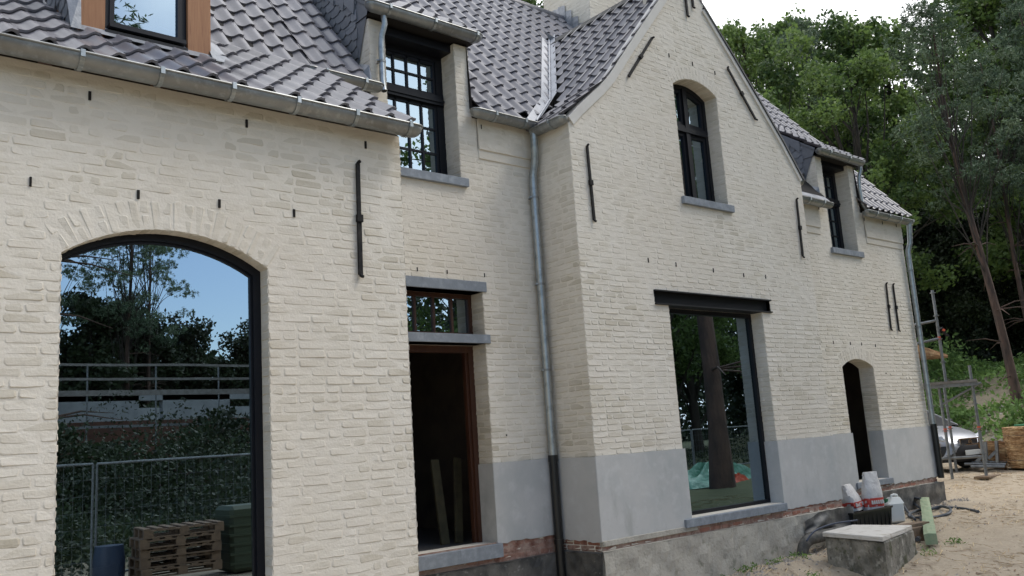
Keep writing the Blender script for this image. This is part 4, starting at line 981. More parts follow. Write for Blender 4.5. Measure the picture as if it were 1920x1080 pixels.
# hoses
def gp(px, py, dz=.022): p = atg(px, py); return (p[0], p[1], p[2]+dz)
def smoothp(P, n=8):
    P = [Vector(p) for p in P]; out_ = []
    for i in range(len(P)-1):
        p0, p1, p2, p3 = P[max(i-1, 0)], P[i], P[i+1], P[min(i+2, len(P)-1)]
        for k in range(n):
            t = k/n; out_.append(.5*((2*p1)+(p2-p0)*t+(2*p0-5*p1+4*p2-p3)*t*t+(3*p1-p0-3*p2+p3)*t**3))
    out_.append(P[-1]); return out_
hp = [gp(1716, 977), gp(1700, 962, .05), gp(1692, 950, .16), (14.1, 6.85, -1.30), gp(1712, 950, .12), gp(1728, 958, .03), gp(1755, 956), gp(1775, 954), gp(1805, 956), gp(1835, 962)]
mb = MB(); mb.tube(smoothp(hp), .02, 8); loose('hose', mb, 'hose', 'grey hose whose free end trails right across the sand', 'hose', smooth=True)
hp = [gp(1744, 959, .03), gp(1765, 956, .05), gp(1782, 959, .04), gp(1780, 966, .03), gp(1758, 972, .025), gp(1730, 974, .025), gp(1708, 973, .025), gp(1706, 968, .03), gp(1722, 963, .045), gp(1744, 959, .055)]
mb = MB(); mb.tube(smoothp(hp), .02, 8); loose('hose', mb, 'hose', 'coiled grey hose lying in a loop behind the green beam', 'hose', smooth=True)
hp = [gp(1721, 1018, .04), gp(1728, 1010, .05), gp(1731, 1000, .07), gp(1730, 986, .05), gp(1728, 975, .04)]
mb = MB(); mb.tube(smoothp(hp), .028, 8); loose('pipe_end', mb, 'hose', 'bent grey pipe between the pit and the green beam', 'pipe', smooth=True)
mb = MB(); mb.tube(smoothp([(9.75, 6.3, -1.8), (9.76, 6.28, -1.55), (9.86, 6.26, -1.42), (10.15, 6.25, -1.40), (10.7, 6.28, -1.40)]), .07, 12); loose('drain_pipe', mb, 'drain', 'grey drain bend rising from the sand between foundation and pit', 'pipe', smooth=True)
mb = MB(); mb.tube(smoothp([(9.72, 6.18, -1.40), (9.9, 6.16, -1.30), (10.3, 6.14, -1.26), (10.8, 6.1, -1.27)]), .011, 8); loose('cable', mb, 'bluebarrel', 'dark blue cable lying over the drain bend behind the pit', 'cable', smooth=True)

# ------------------------------------------------------------------ scaffold by the house corner
foots = {'a': atg(1850, 895), 'b': atg(1786, 898), 'c': atg(1794, 886), 'd': atg(1766, 886)}
A_, B_ = Vector(foots['a']), Vector(foots['b'])
sc = thing('scaffold', 'galvanised tube scaffold with one deck standing beyond the house corner', 'scaffold', tuple(A_))
def height_at(p, px, py):                    # height where the vertical through p meets a pixel row
    best = None
    for k in range(0, 900):
        z = -1.6+k*.01; q = np.array([p[0], p[1], z]); zz = q@fwd; y = 540-F_PX*(q@cu)/zz
        if y <= py: return z
    return z
zdeck = height_at(A_, 1828, 714)
posts = []
def post(p, z1, z0=None):
    mb = MB(); z0 = gz(p[0], p[1])-.02 if z0 is None else z0; mb.tube([(p[0], p[1], z0), (p[0], p[1], z1)], .030, 10)
    for k in range(1, int((z1-z0)/.5)+1): mb.tube([(p[0], p[1], z0+k*.5-.008), (p[0], p[1], z0+k*.5+.008)], .058, 10)
    o = mb.build('post', M['galv'], sc, True); mk = MB(); mk.tube([(p[0], p[1], z0+.98), (p[0], p[1], z0+1.05)], .0325, 10, cap=False); mk.build('marking', M['orange'], o, True)
P_c, P_d = Vector(foots['c']), Vector(foots['d'])
post(A_, zdeck+.32); post(B_, zdeck-.02); post(P_c, zdeck-.02); post(P_d, zdeck-.02)
inner = Vector((B_.x+(B_.x-A_.x)*.9, B_.y+(B_.y-A_.y)*.9, 0))
pU = B_.lerp(A_, .02); U_ = Vector((at(1772, 705, Y=float(B_.y))[0], B_.y, 0))
ztop = height_at(U_, 1752, 545); post(U_, ztop, zdeck-.05)
def rail(p, q, r=.028):
    mb = MB(); mb.tube([p, q], r, 8); o = mb.build('rail', M['galv'], sc, True); return o
back = Vector((-.35, 1.25, 0))
for zz in (.42, .52):
    p = A_+Vector((0, 0, zz)); q = inner+Vector((0, 0, A_.z+zz-.02))
    rail(tuple(p+(back*.6 if zz > .45 else Vector((0, 0, 0)))), tuple(q+(back*.6 if zz > .45 else Vector((0, 0, 0)))))
rz1, rz2 = height_at(U_, 1762, 601), height_at(U_, 1764, 635)
dirw = (Vector(at(1716, 609, Y=float(B_.y)+.9))-Vector((0, 0, 0)))
for zz, py0, py1 in ((rz1, 601, 609), (rz2, 635, 646)):
    q = Vector(at(1700, py1+3, Y=float(U_.y)+.5)); rail((U_.x, U_.y, zz), tuple(q))
mb = MB(); dq = (inner-A_); dq.z = 0; dn = dq.normalized(); nn = Vector((-dn.y, dn.x, 0)); 
if nn.y < 0: nn = -nn
for k in range(3):
    o_ = nn*(.28*k); p = A_-dn*.1+o_; q = A_+dq*1.1+o_; p.z = q.z = zdeck; mb.bar(p, q, .26, .05)
mb.build('deck', M['plank'], sc)
mb = MB(); p = A_-nn*.05-dn*.1; q = A_+dq*1.1-nn*.05; p.z = q.z = zdeck-.04; mb.bar(p, q, .06, .12); mb.build('deck_beam', M['galv'], sc)
mb = MB(); p = A_+dn*1.0; mb.tube([(B_.x, B_.y, zdeck-.45), (B_.x-dn.x*.8, B_.y-dn.y*.8, zdeck-.05)], .022, 8); mb.build('brace', M['galv'], sc, True)
mb = MB(); mb.box(A_.x-.25, A_.x+.35, A_.y-.15, A_.y+.15, A_.z-.01, A_.z+.035, 0, .006); mb.build('sole_board', M['oldwood'], sc)
# a clamp hanging on the post
mb = MB(); zc = rz2+.12; mb.bar((U_.x+.03, U_.y-.05, zc+.1), (U_.x+.12, U_.y-.08, zc), .06, .06); mb.bar((U_.x+.08, U_.y-.07, zc), (U_.x+.2, U_.y-.1, zc-.07), .04, .04); mb.build('clamp', M['iron'], sc)
mb = MB(); mb.bar((U_.x+.02, U_.y-.09, zc+.06), (U_.x+.05, U_.y-.11, zc+.04), .04, .04); mb.build('clamp', M['orange'], sc)

# ------------------------------------------------------------------ reed bundles
def reedbundle(name, a, b, r0, r1, label, group, n=420, flare=.0):
    a, b = Vector(a), Vector(b); d = (b-a).normalized(); u = d.orthogonal().normalized(); v = d.cross(u); L_ = (b-a).length; mb = MB()
    k = 16; S = [0, .15, .4, .7, 1]
    vs = []
    for s in S:
        rad = (r0+(r1-r0)*s)*.9
        for i in range(k): an = 2*math.pi*i/k; vs.append(a+d*L_*s+(u*math.cos(an)+v*math.sin(an))*rad)
    mb.add(vs, [(j*k+i, j*k+(i+1) % k, (j+1)*k+(i+1) % k, (j+1)*k+i) for j in range(len(S)-1) for i in range(k)]+[tuple(range(k))[::-1], tuple((len(S)-1)*k+i for i in range(k))], .6)
    for _ in range(n):
        an = R(0, 6.28); rr_ = R(.86, 1.03); s0, s1 = R(-.06, .5), R(.5, 1.06); ja = R(-.06, .06)
        p = a+d*L_*s0+(u*math.cos(an)+v*math.sin(an))*(r0+(r1-r0)*s0)*rr_; q = a+d*L_*s1+(u*math.cos(an+ja)+v*math.sin(an+ja))*(r0+(r1-r0)*s1)*(rr_+R(0, .05))
        mb.bar(p, q, .016, .010, R(0, 1))
    o = mb.build(name, M['reed']); return tag(o, label, 'reed bundle', group)
# bundle lying on the upper scaffold
q = Vector(at(1722, 662, Y=float(U_.y)+.3)); p = Vector(at(1768, 667, Y=float(U_.y)+.3)); 
reedbundle('reed_bundle', tuple(q-(p-q)*1.6), tuple(p), .30, .05, 'thatching reed bundle jutting out above the scaffold deck', 'thatching reed bundles')
# flat bundles on the ground, behind the tubes
for k, (x0, y0_, x1, y1_, ra, rb, lab) in enumerate(((1885, 848, 1828, 838, .26, .12, 'upper thatching reed bundle lying against the big reed roll'), (1888, 862, 1826, 856, .24, .14, 'lower thatching reed bundle lying left of the big reed roll'), (1760, 850, 1722, 842, .2, .16, 'short reed bundle lying in front of the silver car'))):
    dist = 23.2 if k < 2 else 21.0
    P = [Vector(ray(x, y)*dist/np.linalg.norm(ray(x, y)))for x, y in ((x0, y0_), (x1, y1_))]
    reedbundle('reed_bundle', P[0], P[1], ra, rb, lab, 'thatching reed bundles', 300)
# big roll
rc = atg(1950, 880); rc = Vector(rc)+Vector((.45*.9, .45*.43, 0)); rz = gz(rc.x, rc.y)
roll = thing('reed_roll', 'large round bale of golden thatching reed tied in rows at the right edge', 'reed roll', (rc.x, rc.y, rz))
mb = MB(); n = 64; rows = 44; Hh = .90; Rr_ = .56; vs = []
for j in range(rows+1):
    f = j/rows; base = Rr_*(1-.10*max(0, .15-f)/.15)*(1-.03*max(0, f-.93)/.07)*(1-.022*math.exp(-((f*6) % 1-.5)**2*60))
    for i in range(n): an = 2*math.pi*i/n; rr_ = base+R(-.010, .010)+.010*math.sin(f*60+i*.2); vs.append((rc.x+math.cos(an)*rr_, rc.y+math.sin(an)*rr_, rz+f*Hh))
mb.add(vs, [(j*n+i, j*n+(i+1) % n, (j+1)*n+(i+1) % n, (j+1)*n+i) for j in range(rows) for i in range(n)]+[tuple(rows*n+i for i in range(n))], .15)
for _ in range(1500):
    an = R(0, 6.28); f = R(.02, .99); rr_ = Rr_*R(.985, 1.02); da = R(.15, .5)
    pts = [(rc.x+math.cos(an+da*k/2)*rr_*(1+.004*k), rc.y+math.sin(an+da*k/2)*rr_*(1+.004*k), rz+f*Hh+k*R(-.008, .008)) for k in range(3)]
    for p_, q_ in zip(pts[:-1], pts[1:]): mb.bar(p_, q_, .012, .009, R(0, .9))
mb.build('reed', M['reed'], roll)
mb = MB()
for f in (.2, .8): mb.tube([(rc.x+math.cos(a_)*Rr_*1.012, rc.y+math.sin(a_)*Rr_*1.012, rz+f*Hh) for a_ in np.linspace(0, 6.283, 40)], .010, 6)
mb.build('tie', M['oldwood'], roll)
mb = MB(); mb.box(rc.x-.12, rc.x+.1, rc.y-.75, rc.y+.30, rz+Hh+.005, rz+Hh+.05, 0, .01); loose('green_tray', mb, 'greenbin', 'flat green board lying on top of the big reed roll', 'board'); mb
bpy.data.objects['green_tray'].data.materials[0] = mat('green_board', (.03, .17, .08), .6)
# tubes and trestles stacked on the ground
tu = thing('steel_rack', 'low rack of grey steel tubes on the ground between car and reed roll', 'rack', tuple(map(float, atg(1850, 878))))
def dirpt(px, py, dist): r_ = ray(px, py); return Vector(r_*dist/np.linalg.norm(r_))
for (xa, ya, xb, yb, ds) in ((1826, 862, 1886, 861, 23.3), (1822, 867, 1888, 866, 23.0), (1808, 870, 1886, 871, 22.7), (1820, 875, 1884, 875, 22.6)):
    mb = MB(); mb.tube([dirpt(xa, ya, ds), dirpt(xb, yb, ds)], .030, 8); mb.build('tube', M['galv'], tu, True)
for (xa, ya, xb, yb) in ((1847, 828, 1851, 877), (1868, 826, 1871, 872), (1849, 850, 1830, 866), (1867, 846, 1853, 860)):
    mb = MB(); mb.bar(dirpt(xa, ya, 22.8), dirpt(xb, yb, 22.8), .06, .06); mb.build('upright', M['galv'], tu)

# ------------------------------------------------------------------ parked car, nose towards the house corner
cp = atg(1800, 881); nose = np.array([-.30, -.954]); ang = math.atan2(nose[1], nose[0])
cc = (float(cp[0])-nose[0]*1.75, float(cp[1])-nose[1]*1.75, gz(cp[0], cp[1]))
car = thing('parked_car', 'silver people carrier with black bumper parked beyond the scaffold, nose showing past the house', 'car', cc)
def carpart(mb, nm, mm, par=car, sm=False):
    xf(mb, cc, ang); return mb.build(nm, M[mm], par, sm)
# sections: x, z low, z shoulder, half width low, half width shoulder, crown z
SEC = [(-2.10, .45, .85, .62, .66, .90), (-2.0, .30, .95, .80, .82, 1.0), (-1.3, .24, 1.0, .86, .86, 1.04), (0, .22, 1.0, .87, .87, 1.04), (.9, .24, .98, .87, .86, 1.03), (1.25, .25, .93, .86, .82, 1.02), (1.6, .27, .84, .84, .76, .93), (1.9, .30, .72, .78, .66, .80), (2.05, .34, .60, .66, .54, .66), (2.12, .42, .54, .48, .40, .56)]
mb = MB(); vs = []; k = 15
for x, z0, z1, w0, w1, zc in SEC:
    for i in range(k):
        t = i/(k-1)*2-1; a = abs(t)
        if a > .62: f = (1-a)/.38; y = math.copysign(w0+(w1-w0)*f+.03*math.sin(f*math.pi), t); z = z0+(z1-z0)*f
        else: y = w1*(t/.62); z = z1+(zc-z1)*math.cos(t/.62*math.pi/2)**.8
        vs.append((x, y, z))
mb.add(vs, [(j*k+i, j*k+i+1, (j+1)*k+i+1, (j+1)*k+i) for j in range(len(SEC)-1) for i in range(k-1)]+[tuple(range(k))[::-1], tuple((len(SEC)-1)*k+i for i in range(k))]); carpart(mb, 'body', 'carpaint', sm=True)
G = [(-2.02, 1.0, .80, 1.0), (-1.75, .98, .70, 1.50), (-.9, .99, .62, 1.62), (.1, .99, .62, 1.60), (.5, .99, .66, 1.40), (1.22, .97, .74, 1.01)]
mb = MB(); vs = []
for x, zb, hw, zt in G:
    hb = .83 if x < 1 else .76
    vs += [(x, -hb, zb), (x, -hw, zt-.06*(zt > 1.1)), (x, -hw*.6, zt), (x, hw*.6, zt), (x, hw, zt-.06*(zt > 1.1)), (x, hb, zb)]
mb.add(vs, [(j*6+i, j*6+i+1, (j+1)*6+i+1, (j+1)*6+i) for j in range(len(G)-1) for i in range(5)]); carpart(mb, 'windscreen', 'black', sm=True)
mb = MB(); mb.add([(x, y, z) for x, _, hw, zt in G[1:4] for y, z in ((-hw, zt-.05), (-hw*.6, zt+.012), (hw*.6, zt+.012), (hw, zt-.05))], [(j*4+i, j*4+i+1, (j+1)*4+i+1, (j+1)*4+i) for j in range(2) for i in range(3)])
for s_ in (-1, 1): mb.bar((.1, s_*.63, 1.56), (1.2, s_*.77, 1.0), .05, .04); mb.bar((-1.75, s_*.70, 1.45), (-2.0, s_*.80, 1.0), .1, .04); mb.bar((-.2, s_*.64, 1.56), (-.15, s_*.85, 1.0), .07, .03)
carpart(mb, 'roof_panel', 'carpaint', sm=True)
mb = MB(); vs = []
for j, z in enumerate((.20, .26, .44, .56)):
    for i in range(13):
        a = -1.25+2.5*i/12; rx = (.62, .70, .74, .70)[j]; vs.append((1.46+rx*math.cos(a)**.7*(.98), .89*math.sin(a)/math.sin(1.25), z))
mb.add(vs, [(j*13+i, j*13+i+1, (j+1)*13+i+1, (j+1)*13+i) for j in range(3) for i in range(12)]); mb.box(1.0, 2.0, -.7, .7, .2, .25); carpart(mb, 'bumper', 'carblack', sm=True)
mb = MB(); mb.box(2.02, 2.125, -.27, .27, .575, .70, 0, .02); gr = carpart(mb, 'grille', 'carblack')
mb = MB()
for z in (.615, .655): mb.bar((2.13, -.06, z-.02), (2.13, 0, z+.02), .016, .016); mb.bar((2.13, 0, z+.02), (2.13, .06, z-.02), .016, .016)
carpart(mb, 'emblem', 'chrome', gr)
mb = MB(); ring(mb, [(-.31, .56), (.31, .56), (.33, .715), (-.33, .715)], [(-.28, .58), (.28, .58), (.295, .695), (-.295, .695)], 0, .02); mb.v = [(2.13-p[1], p[0], p[2]) for p in mb.v]; carpart(mb, 'grille_trim', 'chrome', gr)
for s_ in (-1, 1):
    mb = MB(); vs = []
    for j in range(7):
        for i in range(12):
            a = 2*math.pi*i/12; r_ = math.sin(math.pi/2*j/6); vs.append((1.86-abs(.0)+.10*math.cos(math.pi/2*j/6)-.22*max(0, math.cos(a)*r_)*.7, s_*(.60+.17*r_*math.cos(a)), .69+.12*r_*math.sin(a)+.05*r_*math.cos(a)))
    mb.add(vs, [(j*12+i, j*12+(i+1) % 12, (j+1)*12+(i+1) % 12, (j+1)*12+i) for j in range(6) for i in range(12)]); carpart(mb, 'headlight', 'lens', sm=True)
    mb = MB(); mb.bar((.85, s_*.88, 1.02), (.80, s_*1.02, 1.10), .12, .14); carpart(mb, 'door_mirror', 'carblack')
    for x in (1.30, -1.30):
        mb = MB(); mb.tube([(x, s_*.68, .31), (x, s_*.88, .31)], .31, 24); wh = carpart(mb, 'wheel', 'rubber', sm=True)
        mb = MB(); mb.tube([(x, s_*.87, .31), (x, s_*.892, .31)], .19, 18); carpart(mb, 'rim', 'galv', wh)
mb = MB(); mb.box(2.19, 2.205, -.26, .26, .34, .45, 0, .003); pl = carpart(mb, 'licence_plate', 'plastic')

# ------------------------------------------------------------------ foliage
def leafmesh(name, cen, size, m_, tone, aspect=.55, spread=None, parent=None):
    n = len(cen); a = rng.normal(size=(n, 3)); a /= np.linalg.norm(a, axis=1)[:, None]
    b = rng.normal(size=(n, 3)); b -= a*(a*b).sum(1)[:, None]; b /= np.linalg.norm(b, axis=1)[:, None]
    s = size[:, None]; v = np.stack([cen-a*s, cen+b*s*aspect, cen+a*s, cen-b*s*aspect], 1).reshape(-1, 3)
    me = bpy.data.meshes.new(name); me.vertices.add(4*n); me.vertices.foreach_set('co', v.astype(np.float32).ravel())
    me.loops.add(4*n); me.loops.foreach_set('vertex_index', np.arange(4*n, dtype=np.int32)); me.polygons.add(n); me.polygons.foreach_set('loop_start', np.arange(0, 4*n, 4, dtype=np.int32))
    at_ = me.attributes.new('tone', 'FLOAT', 'FACE'); at_.data.foreach_set('value', tone.astype(np.float32)); me.update(calc_edges=True); me.validate()
    me.materials.append(m_); o = bpy.data.objects.new(name, me); C.objects.link(o)
    if parent: o.parent = parent
    return o
def limbs(mb, tips, trunk, r0):
    for t in tips:
        h = t[2]; k = min(len(trunk)-1, max(1, int(len(trunk)*R(.42, .9)*min(1, h/trunk[-1][2])))); a = Vector(trunk[k]); b = Vector(t)
        if b.z < a.z+.2: a = Vector(trunk[max(1, k-2)])
        mid = a.lerp(b, .5)+Vector((R(-.4, .4), R(-.4, .4), R(-.1, .7))); q = smoothp([a, mid, b], 4); mb.tube(q, [r0*(1-.85*i/(len(q)-1)) for i in range(len(q))], 5, cap=False)
def tree_master(name, kind, H, seed, label):
    global rng; random.seed(seed); rng = np.random.default_rng(seed)
    t = thing(name, label, 'tree', (0, 0, 0)); lean = (R(-.5, .5), R(-.5, .5))
    tr = [(lean[0]*(f**1.5)+.12*math.sin(f*7+seed), lean[1]*(f**1.5)+.12*math.cos(f*6+seed), H*f) for f in np.linspace(0, 1, 14)]
    mb = MB(); r0 = {'pine': .19, 'oak': .26, 'dense': .2}[kind]
    mb.tube([(p[0], p[1], p[2]-.3*(i == 0)) for i, p in enumerate(tr)], [r0*(1-.86*i/13)+(.08 if i == 0 else 0) for i in range(14)], 9)
    cs = []
    if kind == 'pine':
        for j in range(76):
            f = R(.50, 1.0); a = R(0, 6.28); rad = max(.1, (1-abs(f-.70)*2.6)*3.0)*R(.25, 1.08)
            cs.append((lean[0]*f+rad*math.cos(a), lean[1]*f+rad*math.sin(a), H*f+R(-.2, .3)+rad*.15, R(.42, .85), .38))
        for j in range(14):                                             # dead lower branches
            f = R(.15, .5); a = R(0, 6.28); p = Vector(tr[int(f*13)]); q = p+Vector((math.cos(a)*R(.6, 1.8), math.sin(a)*R(.6, 1.8), R(-.5, .3))); mb.tube([p, p.lerp(q, .5)+Vector((0, 0, .12)), q], [.035, .025, .008], 5, cap=False)
        per, sz, asp, mm = 470, (.07, .13), .22, 'needle'
    elif kind == 'oak':
        for j in range(92):
            z = R(.26, 1.0); a = R(0, 6.28); rad = math.sqrt(max(.02, 1-((z-.60)/.42)**2))*3.4*R(.3, 1.05); cs.append((rad*math.cos(a)+lean[0]*z, rad*math.sin(a)+lean[1]*z, H*z, R(.45, 1.0), .8))
        per, sz, asp, mm = 500, (.07, .12), .62, 'leaf'
    else:
        for j in range(46):
            z = R(.08, .98); a = R(0, 6.28); rad = (1.02-z)**.45*2.9*R(.3, 1.0); cs.append((rad*math.cos(a), rad*math.sin(a), H*z, R(.8, 1.4), .8))
        per, sz, asp, mm = 420, (.10, .18), .6, 'leafshade'
    if kind == 'pine':
        lm = MB(); limbs(lm, [(c[0], c[1], c[2]) for c in cs[::2]], tr, .035); tk = mb.build('trunk', M['pinebark'], t, True); lm.build('branch', M['bark'], t, True)
    else: limbs(mb, [(c[0], c[1], c[2]) for c in cs], tr, .07); mb.build('trunk', M['bark'], t, True)
    P, T = [], []
    for cx_, cy_, cz2, r_, fl_ in cs:
        n = int(per*r_**2); g = rng.normal(size=(n, 3)); g /= np.linalg.norm(g, axis=1)[:, None]; g *= (rng.random(n)**.45)[:, None]*r_
        g[:, 2] *= fl_; g += .18*r_*np.sin(g[:, ::-1]*4.3/r_+seed)
        # small sub-clumps inside each clump
        if kind != 'pine':
            sub_ = rng.normal(size=(14, 3)); sub_ /= np.linalg.norm(sub_, axis=1)[:, None]; sub_ *= r_*.72; sub_[:, 2] *= fl_
            pick = rng.integers(0, 14, n); g = np.where((rng.random(n) < .75)[:, None], sub_[pick]+rng.normal(size=(n, 3))*r_*.17, g)
        else:
            sub_ = rng.normal(size=(22, 3)); sub_ /= np.linalg.norm(sub_, axis=1)[:, None]; sub_ *= r_*.85; sub_[:, 2] *= fl_
            pick = rng.integers(0, 22, n); g = np.where((rng.random(n) < .93)[:, None], sub_[pick]+rng.normal(size=(n, 3))*r_*.075, g)
        P.append(g+np.array([cx_, cy_, cz2])); base = R(.1, .9); T.append(np.clip(base+rng.normal(size=n)*.22, 0, 1))
    P = np.concatenate(P); T = np.concatenate(T); leafmesh('crown', P, rng.uniform(*sz, len(P)), M[mm], T, asp, parent=t)
    return t
def copy_tree(o):
    c = o.copy(); C.objects.link(c)
    for ch_ in o.children: d_ = ch_.copy(); C.objects.link(d_); d_.parent = c
    return c
masters = {'pineA': tree_master('pine_tree', 'pine', 18, 3, ''), 'pineB': tree_master('pine_tree', 'pine', 18, 8, ''), 'oakA': tree_master('broadleaf_tree', 'oak', 15, 5, ''),
           'oakB': tree_master('broadleaf_tree', 'oak', 15, 21, ''), 'dense': tree_master('dense_tree', 'dense', 12, 31, '')}
MH = dict(pineA=18, pineB=18, oakA=15, oakB=15, dense=12); used = set()
def put(kind, x, y, H, rot, label, group, tilt=0, widen=1.):
    o = masters[kind] if kind not in used else copy_tree(masters[kind]); used.add(kind)
    s = H/MH[kind]; o.location = (x, y, gz(x, y)-.1); o.rotation_euler = (0, 0, rot)
    if tilt:
        from mathutils import Quaternion
        o.rotation_euler = (Quaternion(Vector((x, y, 0)).normalized(), -tilt) @ Quaternion((0, 0, 1), rot)).to_euler()
        o.location.x += y/math.hypot(x, y)*H*math.sin(tilt); o.location.y -= x/math.hypot(x, y)*H*math.sin(tilt)
    o.scale = (s*widen, s*widen, s)
    o['label'] = label; o['group'] = group; return o
def puttop(kind, px, py, dist, rot, label, group='trees of the wood behind the house', tilt=0, widen=1.):
    r_ = ray(px, py); s = dist/math.hypot(r_[0], r_[1]); P = r_*s
    return put(kind, float(P[0]), float(P[1]), float(P[2])-gz(P[0], P[1]), rot, label, group, tilt, widen)
for a in (
    ('oakA', 1398, 62, 40, .3, 'light green broadleaf tree nearest the gable slope on the right', .95),
    ('pineB', 1492, 45, 44, 1.2, 'slender pine with bare reddish trunk rising above the dormer roof', .8, -.03),
    ('oakB', 1450, 60, 54, 2.0, 'pale broadleaf tree standing behind the slender pine', .9),
    ('oakA', 1588, 125, 35, 2.2, 'bright green broadleaf tree with a rounded crown behind the small dormer', 1.12),
    ('oakB', 1570, 48, 54, 4.0, 'tall broadleaf tree behind the bright green rounded tree', 1.),
    ('oakA', 1655, 70, 57, 1.1, 'leafy tree far back between the rounded tree and the big pine', 1.),
    ('oakB', 1925, -60, 50, .4, 'tallest leafy tree at the upper right corner', 1.2),
    ('dense', 1400, 235, 52, 3.9, 'dark tree low behind the gable slope'),
    ('dense', 1690, 330, 60, 2.7, 'dark tree deep in the wood behind the big pine'),
    ('dense', 1790, 320, 62, .9, 'dark tree deep in the wood right of the big pine'),
    ('dense', 1870, 330, 60, 1.9, 'dark tree deep in the wood near the right edge'),
    ('pineA', 1730, 10, 33, .9, 'big pine with blue-green crown and leaning red trunk right of the house', 1.05, .06),
    ('oakB', 1858, -20, 40, 5.1, 'broadleaf tree with dark forked limbs right of the big pine', 1.05),
    ('pineB', 1822, 110, 36, 3.6, 'pine with spreading grey-green boughs right of the big pine', .85, .04),
    ('pineA', 1915, -10, 37, 4.4, 'pine with bluish boughs at the right edge of the picture', .9, .03),
    ('oakA', 1975, 20, 45, 1.5, 'leafy tree cut by the right edge of the picture', 1.),
    ('dense', 1560, 330, 46, .5, 'dark bushy tree low behind the dormer roof'),
    ('dense', 1655, 330, 44, 1.9, 'dark bushy tree behind the right end of the roof'),
    ('dense', 1735, 400, 43, 3.1, 'dark ivy-clad tree behind the corner downpipe'),
    ('dense', 1812, 400, 50, 4.4, 'dark bushy tree between the pine trunk and the right tree'),
    ('dense', 1895, 400, 46, 5.2, 'dark bushy tree low at the right edge'),
    ('dense', 1500, 260, 58, 2.5, 'dark tree deep in the wood behind the slender pine'),
    ('oakB', 1003, 14, 48, 1.0, 'leafy tree top peeping over the ridge left of the chimney', .8),
    ('oakA', 1182, 6, 52, 3.0, 'leafy tree top peeping over the ridge right of the chimney', .8)):
    puttop(a[0], a[1], a[2], a[3], a[4], a[5], widen=a[6] if len(a) > 6 else 1., tilt=a[7] if len(a) > 7 else 0)
# the wood seen in the windows, behind the photographer
for i, (k, x, y, H) in enumerate((('pineB', 12.6, -30, 14.5), ('pineA', 14.5, -33, 14), ('pineA', 8.6, -29, 15), ('dense', 11, -31, 9.6), ('dense', 13.5, -34, 9.8), ('dense', 15.5, -36, 9.3), ('dense', 18.0, -37, 9.2), ('dense', 20.5, -36, 8.4), ('dense', 22.5, -37, 9.4), ('dense', 25.5, -36, 10), ('pineA', 7.6, -22, 24), ('oakA', 20.3, -9, 17), ('oakB', 6.5, -34, 12), ('dense', 9, -36, 10),
        ('oakB', 24, -15, 15), ('oakA', 30, -12, 16), ('oakB', 37, -16, 16), ('dense', 28, -20, 11), ('dense', 34, -22, 12), ('dense', 41, -24, 12), ('pineA', 22, -24, 15), ('oakA', 45, -16, 15), ('dense', 50, -20, 13), ('dense', 44, -9, 10), ('dense', 38, -8.5, 9), ('dense', 31, -15.5, 9), ('oakA', 55, -12, 15))):
    put(k, x, y, H, i*1.3, 'tree of the wood mirrored in the house windows, behind the photographer', 'trees seen only as reflections', widen=1.55 if H == 24 else 1.)
put('pineB', 17.7, -.15, 19, 2.2, 'big pine whose thick trunk is mirrored in the tall gable window', 'trees seen only as reflections', widen=1.25)
# far wood, hedge of undergrowth, ground cover
random.seed(5); rng = np.random.default_rng(5)
def cloud(name, n, fn, size, m_, tone, asp=.6, kind='stuff'):
    P = fn(n); o = leafmesh(name, P, rng.uniform(*size, len(P)), m_, tone(P), asp); o['kind'] = kind; return o
def farw(n):
    a = rng.uniform(-.35, 1.12, n); d_ = rng.uniform(58, 66, n)+2*np.sin(a*31); az = math.radians(40)+a; x, y = d_*np.sin(az), d_*np.cos(az)
    top = 8.5+2.0*np.sin(a*23)+1.2*np.sin(a*61+1); z = ground(x, y)+rng.random(n)**.9*top; return np.stack([x, y, z], 1)
def clumptone(P): return np.clip(.35+.3*np.sin(P[:, 0]*1.7+P[:, 2]*1.3)+.25*np.sin(P[:, 1]*2.3-P[:, 2]*2)+rng.normal(size=len(P))*.15, 0, 1)
cloud('far_wood', 60000, farw, (.22, .42), M['leafshade'], clumptone)
def farw2(n):
    x = rng.uniform(-20, 80, n); y = rng.uniform(-44, -40, n); z = -1.5+rng.random(n)*(7.2+.7*np.sin(x*.7)+.5*np.sin(x*1.9)+6*sstep(28, 36, x)); return np.stack([x, y, z], 1)
cloud('far_wood', 42000, farw2, (.22, .4), M['leafshade'], clumptone)
def under(n):
    out_ = []
    while sum(map(len, out_)) < n:
        d_ = rng.uniform(27.2, 39, 4000); s = rng.uniform(-16, 14, 4000); x = .9*d_+.43*s; y = .43*d_-.9*s
        m1 = (np.sin(x*1.3+y*.6)+np.sin(y*1.7-x*.5)+.8*np.sin(x*3.1+y*2.7))*.33+.75*sstep(29, 35, d_)-.15
        ok = rng.random(4000) < np.clip(m1, .04, 1); x, y = x[ok], y[ok]; hgt = .10+.45*np.clip(np.sin(x*2.1)*np.sin(y*1.9)+.2, 0, 1)*rng.random(len(x)); out_.append(np.stack([x, y, ground(x, y)+hgt*rng.random(len(x))+.02], 1))
    return np.concatenate(out_)[:n]
cloud('undergrowth', 60000, under, (.05, .11), M['grass'], clumptone, .5)
def back_under(n):
    x = np.where(rng.random(n) < .75, rng.uniform(0, 16, n), rng.uniform(16, 45, n)); y = rng.uniform(-19, -5.2, n); hgt = sstep(-8, -18, y)*1.6*(x < 16)+ (.35+1.0*np.clip(np.sin(x*.9)+np.sin(y*1.1+x*.4), 0, 2)*.9+.5)*(x < 16)+.12*(x >= 16); return np.stack([x, y, ground(x, y)+rng.random(n)*hgt], 1)
cloud('undergrowth', 60000, back_under, (.04, .08), M['leafshade'], clumptone, .5)
